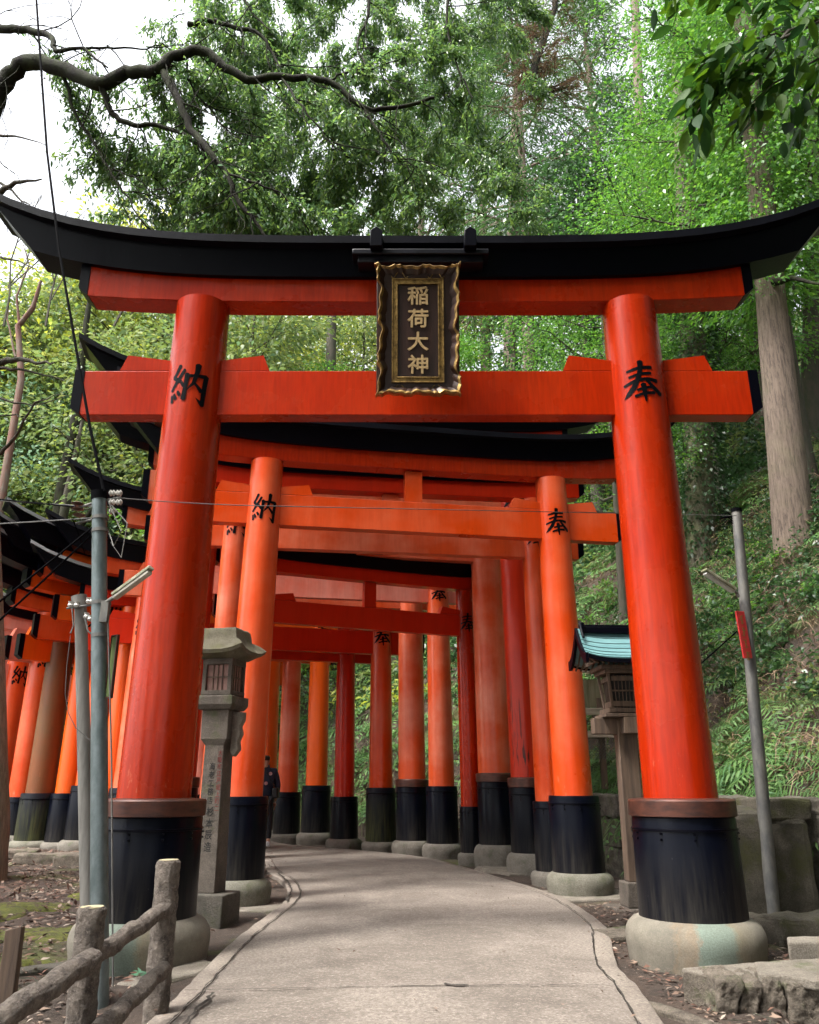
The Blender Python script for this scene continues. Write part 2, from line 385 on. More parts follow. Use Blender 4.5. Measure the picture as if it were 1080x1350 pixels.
def np_mesh(name, V, Fq, mat, parent=None, smooth=False):
    """V (n,3), Fq (m,k) constant polygon size"""
    me = bpy.data.meshes.new(name); V = np.ascontiguousarray(V, dtype=np.float32); Fq = np.ascontiguousarray(Fq, dtype=np.int32)
    k = Fq.shape[1]
    me.vertices.add(len(V)); me.vertices.foreach_set('co', V.ravel())
    me.loops.add(Fq.size); me.loops.foreach_set('vertex_index', Fq.ravel())
    me.polygons.add(len(Fq)); me.polygons.foreach_set('loop_start', np.arange(0, Fq.size, k, dtype=np.int32))
    me.polygons.foreach_set('loop_total', np.full(len(Fq), k, dtype=np.int32))
    me.update(calc_edges=True); me.materials.append(mat)
    if smooth: me.polygons.foreach_set('use_smooth', np.ones(len(Fq), dtype=bool))
    o = bpy.data.objects.new(name, me); link(o, parent); return o
def leaf_arrays(P, D, L, W, rng, droop=.0, shape='diamond', flat=0.6):
    """one folded leaf per point P, pointing along D"""
    n = len(P); D = D/np.maximum(np.linalg.norm(D, axis=1, keepdims=True), 1e-6)
    U = rng.normal(size=(n, 3)); U[:, 2] = np.abs(U[:, 2])+flat
    S = np.cross(D, U); S /= np.maximum(np.linalg.norm(S, axis=1, keepdims=True), 1e-6)
    Nn = np.cross(S, D)
    L = np.asarray(L).reshape(-1, 1)*np.ones((n, 1)); W = np.asarray(W).reshape(-1, 1)*np.ones((n, 1))
    tip = P+D*L - np.array([0, 0, 1])*L*droop
    mid = P+D*L*.5
    if shape == 'diamond':
        a = mid+S*W*.5+Nn*W*.15; b = mid-S*W*.5+Nn*W*.15
        V = np.stack([P, a, tip, b], 1).reshape(-1, 3)
        Fq = np.arange(4*n).reshape(n, 4)
    else:
        q1 = P+D*L*.22; q3 = P+D*L*.72
        a1 = q1+S*W*.36+Nn*W*.10; b1 = q1-S*W*.36+Nn*W*.10
        a2 = mid+S*W*.5+Nn*W*.14-np.array([0, 0, 1])*L*droop*.2; b2 = mid-S*W*.5+Nn*W*.14-np.array([0, 0, 1])*L*droop*.2
        a3 = q3+S*W*.38+Nn*W*.10-np.array([0, 0, 1])*L*droop*.5; b3 = q3-S*W*.38+Nn*W*.10-np.array([0, 0, 1])*L*droop*.5
        m2 = mid-np.array([0, 0, 1])*L*droop*.2
        V = np.stack([P, a1, a2, a3, tip, b3, b2, b1, m2], 1).reshape(-1, 3)
        k = np.arange(n).reshape(n, 1)*9
        Fq = np.concatenate([k+np.array([[0, 1, 2, 8]]), k+np.array([[8, 2, 3, 4]]), k+np.array([[8, 4, 5, 6]]), k+np.array([[0, 8, 6, 7]])], 0)
    return V, Fq

def text_mesh(body, size, depth=.0, offset=0.0, align='CENTER'):
    c = bpy.data.curves.new('t', 'FONT'); c.body = body; c.size = size; c.extrude = depth; c.offset = offset
    c.align_x = align; c.align_y = 'CENTER'; c.resolution_u = 4
    o = bpy.data.objects.new('t', c); COL.objects.link(o)
    dg = bpy.context.evaluated_depsgraph_get(); dg.update()
    me = bpy.data.meshes.new_from_object(o.evaluated_get(dg))
    bpy.data.objects.remove(o); bpy.data.curves.remove(c)
    vs = [v.co.copy() for v in me.vertices]; fs = [tuple(p.vertices) for p in me.polygons]
    bpy.data.meshes.remove(me); return vs, fs
def vtext(mb, s, size, x, ztop, step, y, depth, offset=0.0, sx=1.0):
    """characters stacked downward on a plane facing -Y"""
    for i, ch in enumerate(s):
        vs, fs = text_mesh(ch, size, depth, 0)
        if not vs: continue
        cx = (min(v.x for v in vs)+max(v.x for v in vs))/2; cy = (min(v.y for v in vs)+max(v.y for v in vs))/2
        for q, (ex, ez) in enumerate(((0, 0), (1, 0), (-1, 0), (0, 1), (0, -1))):   # thicker strokes
            mb.add([(x+(v.x-cx)*sx+ex*offset, y-v.z-.0004*q, ztop-step*(i+.5)+(v.y-cy)+ez*offset) for v in vs], fs)

# ------------------------------------------------------------------ brush characters
HO = [ # offered
 ([(230,275),(450,232),(700,215)], [44,62,66]), ([(265,390),(450,345),(680,328)], [50,50,56]),
 ([(155,535),(400,462),(600,440),(790,468)], [46,66,60,84]),
 ([(490,110),(482,250),(440,400),(340,590),(230,700),(140,778)], [110,86,86,96,80,14]),
 ([(560,440),(700,590),(850,712)], [50,84,96]),
 ([(395,645),(520,612),(650,596)], [44,50,54]), ([(345,757),(530,708),(715,700)], [48,56,62]),
 ([(515,540),(525,700),(537,858)], [110,84,34])]
NA = [ # received
 ([(310,180),(252,300),(190,400)], [80,66,74]), ([(190,395),(300,470),(355,500)], [74,70,50]),
 ([(405,262),(330,385),(240,520),(160,640)], [62,66,66,60]), ([(330,470),(372,520),(400,580)], [60,62,50]),
 ([(172,735),(192,858)], [50,72]), ([(222,712),(262,800)], [50,72]), ([(295,668),(342,738)], [50,72]),
 ([(462,350),(440,600),(422,820)], [96,76,96]), ([(450,385),(640,380),(815,378)], [56,58,84]),
 ([(815,370),(795,600),(775,920)], [100,92,84]), ([(775,905),(650,790)], [80,8]),
 ([(655,175),(640,330),(590,520),(480,650)], [116,92,70,16]), ([(610,520),(745,665)], [40,80])]
def character(strokes, zc, rfun, off, size, phi0, pw, ph=1.1):
    """brush strokes wrapped round the pillar; off(z) is the pillar axis"""
    mb = MB()
    for j, (pts, ws) in enumerate(strokes):
        P = []; Wd = []
        for i in range(len(pts)-1):
            L = math.dist(pts[i], pts[i+1]); n = max(2, int(L/45))
            for k in range(n+(i == len(pts)-2)):
                t = k/n; P.append((pts[i][0]*(1-t)+pts[i+1][0]*t, pts[i][1]*(1-t)+pts[i+1][1]*t)); Wd.append(ws[i]*(1-t)+ws[i+1]*t)
        # rounded ends
        rows = []
        for i, p in enumerate(P):
            a = P[max(i-1, 0)]; b = P[min(i+1, len(P)-1)]
            d = (b[0]-a[0], b[1]-a[1]); l = math.hypot(*d) or 1; nx, ny = -d[1]/l, d[0]/l
            w = Wd[i]/2
            rows.append([(p[0]+nx*w*q, p[1]+ny*w*q) for q in (-1, -.5, 0, .5, 1)])
        for e, i in ((-1, 0), (1, len(P)-1)):
            a = P[1] if i == 0 else P[-2]; p = P[i]; d = (p[0]-a[0], p[1]-a[1]); l = math.hypot(*d) or 1
            w = Wd[i]/2*.55; d = (d[0]/l, d[1]/l); nx, ny = (-d[1], d[0]); sgn = -1 if i == 0 else 1
            row = [(p[0]+d[0]*w*(1-abs(q)*.5)+nx*w*sgn*q*1.2, p[1]+d[1]*w*(1-abs(q)*.5)+ny*w*sgn*q*1.2) for q in (-1, -.5, 0, .5, 1)]
            if i == 0: rows.insert(0, row)
            else: rows.append(row)
        vs = []; k = 5
        for row in rows:
            for (x, y) in row:
                u = (x-515)/1080*size*pw; z = zc-(y-520)/1080*size*ph
                r = rfun(z)+.003+.0004*j; a = phi0+u/r; ox, oy = off(z)
                vs.append((ox+r*math.sin(a), oy-r*math.cos(a), z))
        fs = [(i*k+q, i*k+q+1, (i+1)*k+q+1, (i+1)*k+q) for i in range(len(rows)-1) for q in range(k-1)]
        mb.add(vs, fs)
    return mb

# ------------------------------------------------------------------ torii gates
def torii(label, L, Rr, H, mat='red', rb=.28, rt=.24, sleeve=(.39, .95), collar=True, stoneh=.24, strut=True,
          lean=.03, z0=0.0, s=None, kz=None, kanji=True, roof_highlight=None, mats=None, name='torii_gate', group=None,
          stonemats=None, mini=False, slm=None, nz=None, side=''):
    """L,Rr ground points of the pillars; H pillar-top height"""
    L = Vector((L[0], L[1], 0)); Rr = Vector((Rr[0], Rr[1], 0)); mid = (L+Rr)/2; a = (Rr-L).length/2
    yaw = math.atan2(Rr.y-L.y, Rr.x-L.x)
    g = thing(name, label, 'torii gate', (mid.x, mid.y, z0), yaw, group)
    s = s or a/2.0; m = MV[mat]; mats = mats or {}
    pm = [MV[mats.get('L', mat)], MV[mats.get('R', mat)]]; bmx = MV[mats.get('beam', mat)]; nm = MV[mats.get('tie', mats.get('beam', mat))]
    kz = kz or H-.90*s
    nzt = (nz or H-.79*s); nzb = nzt-.43*s
    rsl, zsl = sleeve
    n = 20 if mini else 40
    for i, sg in enumerate((-1, 1)):
        off = lambda z, sg=sg: (sg*(a-lean*z/H), 0)
        rf = lambda z: rb+(rt-rb)*min(max(z/H, 0), 1)
        mb = MB(); K = 10; zz = [zsl*.8+(H-.045-zsl*.8)*k/K for k in range(K+1)]
        mb.lathe([(rf(z), z) for z in zz], n=n, off=off)
        p = mb.build('pillar', pm[i], g)
        sm = slm or M_sleeve
        mb = MB(); hs = stoneh*.75; top = zsl
        mb.lathe([(rsl*1.01, hs), (rsl, hs+.3*(top-hs)), (rsl*.985, top-.02), (rsl*.96, top)], n=n, off=off)
        sl = mb.build('base_sleeve', sm, p)
        if not mini:
            mb = MB(); mb.lathe([(rsl*.99, top-.10*s), (rsl*1.012, top-.098*s), (rsl*1.012, top-.085*s), (rsl*.985, top-.083*s)], n=n, off=off)
            for q in range(10):
                aa = 2*math.pi*q/10+.2; ox, oy = off(top)
                for dz in (.115, .155):
                    mb.box((ox+rsl*1.0*math.cos(aa), oy+rsl*1.0*math.sin(aa), top-dz*s), (.014, .014, .014))
            mb.build('sleeve_band', M_beamblack, p)
        if collar:
            c0, c1 = top-.0, top+.105*s
            mb = MB(); mb.lathe([(rsl*.99, c0-.005), (rsl*1.03, c0), (rsl*1.03, c1), (rsl*1.0, c1+.012), (rb*.99, c1+.02)], n=n, off=off)
            mb.build('collar', M_collar, p)
        st = stoneh; rs = rsl*1.30
        mb = MB(); prof = [(rs*.95, -.14), (rs*.975, 0.0), (rs*.995, st*.25), (rs, st*.45), (rs*.985, st*.62), (rs*.95, st*.78), (rs*.89, st*.91), (rs*.80, st*1.0), (rs*.5, st*1.03)]
        mb.lathe(prof, c=(0, 0, 0), n=36, wob=.012, seed=i+int(H*100))
        o = mb.build('foundation_stone', (stonemats or [M_stone, M_stone])[i], g, smooth=50)
        o.location = (sg*a, 0, 0)
        if kanji:
            ch = character(NA if sg < 0 else HO, kz, rf, off, .50*s, R(4)*(-sg), 1.0*(1.0 if not mini else .95))
            ch.build('painted_character', M_char, p, smooth=0)
    # beams
    def zc(x, base, k): return base+k*(abs(x)/(4.05*s))**4.2*s
    NS = 28
    def beam(xb, xt, z0f, z1f, yb, yt, cut=None):
        secs = []
        for q in range(NS+1):
            t = -1+2*q/NS; x0 = t*xb; x1 = t*xt
            secs.append([(x0, -yb/2, z0f(x0)), (x0, yb/2, z0f(x0)), (x1, yt/2, z1f(x1)), (x1, -yt/2, z1f(x1))])
        return MB().loft(secs)
    TH = .24*s
    # lower lintel with black caps
    xs = 3.08*s
    def capbeam(x, zb, zt, th, cap, nm_, m_):
        def chf(xx): return 0 if abs(xx) < x-.09*s else (abs(xx)-(x-.09*s))*.75
        secs = []
        xsn = [-x, -x+.09*s]+[(-x+.09*s)+(2*x-.18*s)*q/14 for q in range(1, 14)]+[x-.09*s, x]
        for xx in xsn:
            zb_ = zb(xx)+chf(xx); zt_ = zt(xx)
            secs.append([(xx, -th/2, zb_), (xx, th/2, zb_), (xx, th/2, zt_), (xx, -th/2, zt_)])
        o = MB().loft(secs).build(nm_, m_, g, smooth=20, bevel=.006 if not mini else 0)
        for sg in (-1, 1):
            sc2 = []
            for q, xx in enumerate((x-.075*s, x+.012)):
                e = .006; zb_ = zb(xx)+chf(xx)-e; zt_ = zt(xx)+(e if cap else -.0)
                sc2.append([(sg*xx, -th/2-e, zb_), (sg*xx, th/2+e, zb_), (sg*xx, th/2+e, zt_), (sg*xx, -th/2-e, zt_)])
            MB().loft(sc2).build('end_cap', M_beamblack, o, smooth=20)
        return o
    capbeam(xs, lambda x: zc(x, H-.05, .22), lambda x: zc(x, H+.215*s, .55), TH, False, 'lintel', bmx)
    b0 = H+.18*s
    kas = beam(3.55*s, 3.98*s, lambda x: zc(x, b0, .50), lambda x: zc(x, b0+.275*s, .56), .34*s, .44*s).build('top_beam', M_beamblack, g, smooth=20)
    rfm = M_roof
    secs = []
    for q in range(NS+1):
        x = (-1+2*q/NS)*4.04*s; z = zc(x, b0+.277*s, .56); w = .31*s; h = .062*s
        secs.append([(x, -w, z-.012), (x, w, z-.012), (x, w+.004, z+h), (x, .05*s, z+h+.05*s), (x, -.05*s, z+h+.05*s), (x, -w-.004, z+h)])
    MB().loft(secs).build('roof_board', rfm, kas, smooth=20)
    if roof_highlight:  # added bright strip imitates sky light caught by the roof edge
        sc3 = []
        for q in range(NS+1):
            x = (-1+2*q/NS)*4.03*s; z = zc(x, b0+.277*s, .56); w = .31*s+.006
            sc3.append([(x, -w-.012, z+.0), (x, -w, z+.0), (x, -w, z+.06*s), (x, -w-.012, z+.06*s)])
        MB().loft(sc3).build('roof_edge_highlight', M_roof_highlight, kas, smooth=20)
    # tie beam
    xn = 3.02*s
    capbeam(xn, lambda x: nzb, lambda x: nzt, .155*s, True, 'tie_beam', nm)
    for sg in (-1, 1):
        for io in (-1, 1):
            rf_ = rb+(rt-rb)*nzt/H; xp = sg*(a-lean*nzt/H); x0 = xp+io*rf_*.72; x1 = xp+io*(rf_+.36*s); x2 = xp+io*(rf_+.42*s)
            mb = MB(); mb.prism([(x0, nzt+.003), (x2, nzt+.003), (x1, nzt+.155*s), (x0, nzt+.095*s)], 'y', -.078*s, .078*s)
            mb.build('wedge', nm, g, smooth=20)
    if strut:
        MB().box((0, 0, (nzt+H-.06)/2), (.24*s, .14*s, H-.06-nzt-.006)).build('center_strut', nm, g, smooth=20)
    return g

def px_h(x, Y): return ((x-540)/1080*Y/1.054, Y)

T1L = (-1.97, 6.66); T1R = (2.09, 6.66)
torii('nearest vermilion gate, full width, with the gold lettered plaque under its black roof', T1L, T1R, 5.42, 'red',
      rb=.285, rt=.242, sleeve=(.385, .93), stoneh=.235, lean=.045, kz=4.47, nz=4.68, s=2.02/2.0,
      stonemats=[M_stain, M_stain], strut=True)
torii('second gate in line, orange, with written pillars, framed by the nearest gate', px_h(318, 9.62), px_h(757, 10.3), 5.06, 'orange',
      mats={'beam': 'red', 'tie': 'orange'}, rb=.235, rt=.20, sleeve=(.30, 1.03), collar=False, stoneh=.2, lean=.08, kz=4.36, nz=4.58, s=.93,
      stonemats=[M_stone_moss, M_stone_moss])
torii('faded gate close behind the second, half hidden, with a broad pinkish tie beam', px_h(285, 10.7), px_h(726, 11.3), 5.12, 'pink',
      mats={'beam': 'deep', 'tie': 'pink', 'R': 'orange'}, rb=.20, rt=.19, sleeve=(.24, .95), collar=False, stoneh=.12, lean=.05, s=.92, nz=4.60, kz=4.5)
torii('tall dark red gate with cracked right pillar and a high black roof tip at left', px_h(232, 11.6), px_h(697, 12.6), 6.45, 'cracked',
      mats={'tie': 'pink', 'L': 'deep', 'beam': 'deep'}, rb=.24, rt=.22, sleeve=(.28, 1.12), stoneh=.24, lean=.10, s=1.10, nz=5.6, kz=5.5)
torii('tall gate with a brown collared right pillar just left of the cracked dark red pillar', px_h(215, 12.6), px_h(656, 13.7), 6.05, 'pink',
      mats={'R': 'pink'}, rb=.29, rt=.25, sleeve=(.31, 1.20), stoneh=.28, lean=.10, s=1.05)
torii('slim low deep red gate framed under the pinkish beam, white highlight strip on its roof edge', px_h(330, 12.7), px_h(621, 14.1), 4.42, 'deep',
      mats={'R': 'red'}, rb=.165, rt=.150, sleeve=(.185, .82), collar=False, stoneh=.13, lean=.05, s=.84, nz=3.93, kz=3.78, roof_highlight=M_roof_grey)
torii('orange gate whose pink tie beam shows just above the slim deep red gate', px_h(297, 14.5), px_h(583, 15.2), 5.28, 'orange',
      mats={'tie': 'pale', 'R': 'pink'}, rb=.235, rt=.20, sleeve=(.28, 1.13), collar=False, stoneh=.2, lean=.05, s=.9, nz=4.78, kz=4.55)
torii('tall faded pink gate with a collared right sleeve, beyond the pink tie beam', px_h(205, 14.9), px_h(544, 16.0), 5.75, 'pink',
      rb=.26, rt=.23, sleeve=(.30, 1.12), stoneh=.2, lean=.05, s=1.08)
torii('orange gate with a streaky mossy right sleeve beside the low red gate', px_h(166, 15.4), px_h(503, 16.7), 4.95, 'orange',
      mats={'tie': 'deep', 'L': 'pink'}, rb=.235, rt=.20, sleeve=(.29, 1.10), collar=False, stoneh=.14, lean=.05, s=1.06, slm=M_sleeve_moss)
torii('low deep red gate at the bend, short red tie beam ending beside the mossy pillar', px_h(146, 15.8), px_h(455, 17.2), 4.48, 'deep',
      mats={'L': 'bright'}, rb=.205, rt=.185, sleeve=(.275, .93), collar=False, stoneh=.16, lean=.05, s=1.02, nz=4.0, kz=3.88, roof_highlight=M_roof_grey)
torii('fresh orange gate at the bend, pillar left of the short red tie beam end', px_h(116, 16.2), px_h(418, 18.6), 5.2, 'bright',
      rb=.24, rt=.21, sleeve=(.31, 1.14), collar=False, stoneh=.2, lean=.05, s=1.12, nz=4.66, kz=4.45, roof_highlight=M_roof_grey)
torii('weathered red gate at the bend, right pillar standing just right of the walking person', px_h(90, 16.6), px_h(380, 19.3), 5.1, 'orange',
      mats={'R': 'pink', 'L': 'bright', 'tie': 'orange'}, rb=.24, rt=.20, sleeve=(.30, 1.0), collar=False, stoneh=.14, lean=.05, s=1.12, roof_highlight=M_roof_grey, nz=4.35)
torii('orange gate whose weathered brown left pillar stands left of the utility poles', px_h(54, 16.7), px_h(350, 20.4), 4.9, 'bright',
      mats={'L': 'brown'}, rb=.28, rt=.23, sleeve=(.35, 1.0), collar=False, stoneh=.16, lean=.05, s=1.14, nz=3.98, kz=4.35, slm=M_sleeve_moss, stonemats=[M_stone_moss, M_stone], roof_highlight=M_roof_grey)
torii('orange gate with the pale unpainted tie beam end beside the left tree trunk', px_h(30, 17.7), px_h(318, 21.6), 4.75, 'orange',
      mats={'tie': 'pale'}, rb=.27, rt=.24, sleeve=(.33, .92), collar=False, stoneh=.2, lean=.05, s=1.15, nz=4.12, roof_highlight=M_roof_grey)
torii('pale pink gate with a low highlight edged roof at the left trunk', px_h(-2, 19.0), px_h(285, 22.8), 4.55, 'pale',
      mats={'L': 'orange'}, rb=.27, rt=.24, sleeve=(.33, .9), collar=False, stoneh=.16, lean=.05, s=1.15, mini=True, roof_highlight=M_roof_grey)
torii('farthest pale pink gate, behind the left tree trunk', px_h(-30, 20.5), px_h(262, 24.2), 4.6, 'pale',
      rb=.26, rt=.24, sleeve=(.33, .9), collar=False, stoneh=.16, lean=.05, s=1.15, mini=True, roof_highlight=M_roof_grey)

def plaque():
    x0 = .10; yf = 6.30
    rc = thing('roof_saddle', 'black saddle cover with two horn blocks on the middle of the nearest gate roof', 'roof cover', (x0, 6.66, 5.66))
    mb = MB(); mb.box((0, -.11, .085), (1.24, .50, .055)); mb.box((0, -.10, .022), (1.14, .46, .070))
    mb.build('cover', M_roof, rc, bevel=.008)
    for sx in (-.40, .45):
        mb = MB(); pr = [(-.055, 0), (.055, 0), (.055, .17), (.0, .21), (-.055, .17)]
        mb.prism([(p[0]+sx, p[1]+.085) for p in pr], 'y', -.44, .50)
        mb.build('horn_block', M_beamblack, rc, bevel=.006)
    # plaque
    top = at(551, 347, 6.18); bot = at(551, 524, 6.40)
    P = thing('name_plaque', 'gold framed brown plaque with four gold characters hanging from the nearest gate', 'plaque', (top.x, bot.y, bot.z))
    h = (top-bot).length; tilt = math.atan2(bot.y-top.y, top.z-bot.z); P.rotation_euler = (tilt, 0, 0)
    w = .385
    MB().box((0, .02, h/2), (2*w*.94, .05, h*.94)).build('board', M_plaque, P, bevel=.005)
    # wavy carved rim
    def wave(t, n, ph=0): return .022*(1-math.cos(t*n*2*math.pi+ph))*.5+.008*math.sin(t*n*4*math.pi+ph)
    outer = []; K = 100
    for i in range(K): t = i/K; outer.append((-w+2*w*t, h-.03-abs(wave(t, 3, 1.2))*(1 if .06 < t < .94 else -.2)))
    for i in range(K): t = i/K; outer.append((w-abs(wave(t, 3.2, .4))*1.5-.02*math.sin(math.pi*t), h-.0-h*t))
    for i in range(K): t = i/K; outer.append((w-.012-(2*w-.024)*t, .01+abs(wave(t, 3, .6))))
    for i in range(K): t = i/K; outer.append((-w+.012+abs(wave(t, 3.2, .4))*1.5+.02*math.sin(math.pi*t), .0+h*t))
    n = len(outer); cx, cz = 0, h/2
    secs = []
    def ins(p, d, y):
        ex = (w-d)/w; ez = (h/2-d)/(h/2)
        return (cx+(p[0]-cx)*ex, y, cz+(p[1]-cz)*ez)
    rings = [[ins(p, 0, .03) for p in outer], [ins(p, 0, -.055) for p in outer], [ins(p, .010, -.070) for p in outer], [ins(p, .030, -.050) for p in outer], [ins(p, .070, -.008) for p in outer], [ins(p, .070, .03) for p in outer]]
    mb = MB(); vs = [q for r in rings for q in r]; fs = []
    for i in range(6):
        for k in range(n):
            a_ = i*n+k; b_ = i*n+(k+1) % n; j = ((i+1) % 6)*n
            fs.append((a_, b_, j+(k+1) % n, j+k))
    mb.add(vs, fs); mi = []
    mb.mi = [0 if (f[0]//n) in (0, 1, 2) else 1 for f in fs]
    mb.build('carved_frame', [M_gold, M_plaque], P, smooth=25)
    # inner gold border
    iw, ih = .182, h*.345; zc_ = h*.49
    mb = MB()
    for (d, t_, y) in ((0, .012, -.018), (.040, .012, -.018), (.02, .028, -.008)):
        a_, b_ = iw+.04-d, ih+.045-d
        e = t_/2
        mb.box((0, y, zc_+b_), (2*a_+t_, .022+y*.3, t_)); mb.box((0, y, zc_-b_), (2*a_+t_, .022+y*.3, t_))
        mb.box((-a_, y, zc_), (t_, .020+y*.3, 2*b_-t_)); mb.box((a_, y, zc_), (t_, .020+y*.3, 2*b_-t_))
    mb.build('gold_border', M_gold, P, bevel=.002)
    mb = MB(); vtext(mb, '稲荷大神', .178, 0, zc_+ih-.0, (2*ih-.01)/4, -.014, .006, .0035, 1.08)
    mb.build('characters', M_goldtext, P, smooth=20)
    # scroll ornaments
    mb = MB()
    for (sx, zz) in ((-.16, h-.115), (.16, h-.115), (-.16, .085), (.16, .085)):
        for q in (-1, 1):
            pts = [(sx+q*(.012+.06*t), -.012, zz+.028*math.cos(t*4.2)*(1 if zz > .5 else .8)) for t in [k/8 for k in range(9)]]
            mb.tube(pts, .0045, 6)
    for zz in (.35, .55, .78, .95):
        for q in (-1, 1):
            pts = [(q*(.305+.022*math.cos(t)), -.006, zz*h/1.25+.07*math.sin(t)) for t in [k*math.pi/8-math.pi/2 for k in range(9)]]
            mb.tube(pts, .003, 6)
    mb.build('scroll_ornaments', M_gold, P)
plaque()

# ------------------------------------------------------------------ terrain
B = np.array([(9, -8), (6.6, 3), (5.6, 6.5), (4.6, 8), (3.75, 10), (3.0, 12.5), (2.3, 15.5), (1.2, 18.6), (-.8, 21.6), (-4.2, 24.8), (-10, 28.5), (-20, 32), (-60, 37)], float)
def sdist(x, y):
    x = np.asarray(x, float); y = np.asarray(y, float); best = np.full(x.shape, 1e9); sign = np.ones(x.shape)
    for i in range(len(B)-1):
        a = B[i]; b = B[i+1]; d = b-a; L2 = d@d
        t = np.clip(((x-a[0])*d[0]+(y-a[1])*d[1])/L2, 0, 1)
        qx = a[0]+t*d[0]-x; qy = a[1]+t*d[1]-y; dd = np.hypot(qx, qy)
        cr = d[0]*(y-a[1])-d[1]*(x-a[0])      # left of the path direction = inside
        m = dd < best; best = np.where(m, dd, best); sign = np.where(m, np.where(cr < 0, 1, -1), sign)
    return best*sign
def wob(x, y):
    return (np.sin(x*.9+y*.35)*.5+np.sin(y*1.3-x*.5+1)*.35+np.sin(x*2.3+y*1.9)*.2)
def terr(x, y):
    x = np.asarray(x, float); y = np.asarray(y, float)
    d = sdist(x, y); w = wob(x, y)
    near = np.clip((y-15)/10, 0, 1)
    step = (1.0*(1-near)+.35*near)
    up = step*np.clip(d/.25, 0, 1)+np.clip(d-.25, 0, 5.0)*1.14+np.clip(d-5.25, 0, 40)*.74
    up = up+np.clip(d, 0, 3)/3*(.34*w+.16*np.sin(x*4.1+y*2.7)*np.sin(y*3.9-x*1.6))
    low = -.055+.02*np.sin(x*3.1+y*2.3)*np.sin(y*3.7)
    # soil mound left of the path
    lm = np.clip((-x-2.6)/3.0, 0, 1)*np.clip((y-4.5)/4.5, 0, 1)*np.clip((17.0-y)/1.0, 0, 1)
    low = low+lm*(.10+.05*w)
    dip = np.clip((-x-1.2)/.6, 0, 1)*np.clip((5.6-y)/1.2, 0, 1)
    low = low-.22*dip
    low = low-.34*np.clip((x-2.02)/.22, 0, 1)*np.clip((5.30-y)/.15, 0, 1)
    return np.where(d > 0, up+low*(1-np.clip(d/.25, 0, 1)), low)
def make_ground():
    xs = np.concatenate([np.arange(-62, -14, 1.2), np.arange(-14, 14, .16), np.arange(14, 60, 1.2)])
    ys = np.concatenate([np.arange(-14, 1, 1.0), np.arange(1, 30, .16), np.arange(30, 95, 1.2)])
    X, Y = np.meshgrid(xs, ys); Z = terr(X, Y)
    V = np.stack([X.ravel(), Y.ravel(), Z.ravel()], 1); nx, ny = len(xs), len(ys)
    i = np.arange(ny-1)[:, None]*nx+np.arange(nx-1)[None, :]; i = i.ravel()
    Fq = np.stack([i, i+1, i+1+nx, i+nx], 1)
    o = np_mesh('ground', V, Fq, M_soil, smooth=True); tag(o, kind='structure')
make_ground()
# outer ring of ground to the horizon
def outer():
    me = MB(); W = 900
    me.add([(-W, -W, -.6), (W, -W, -.6), (W, W, -.6), (-W, W, -.6)], [(0, 1, 2, 3)])
    o = me.build('far_ground', M_soil, smooth=0); tag(o, kind='structure')
outer()

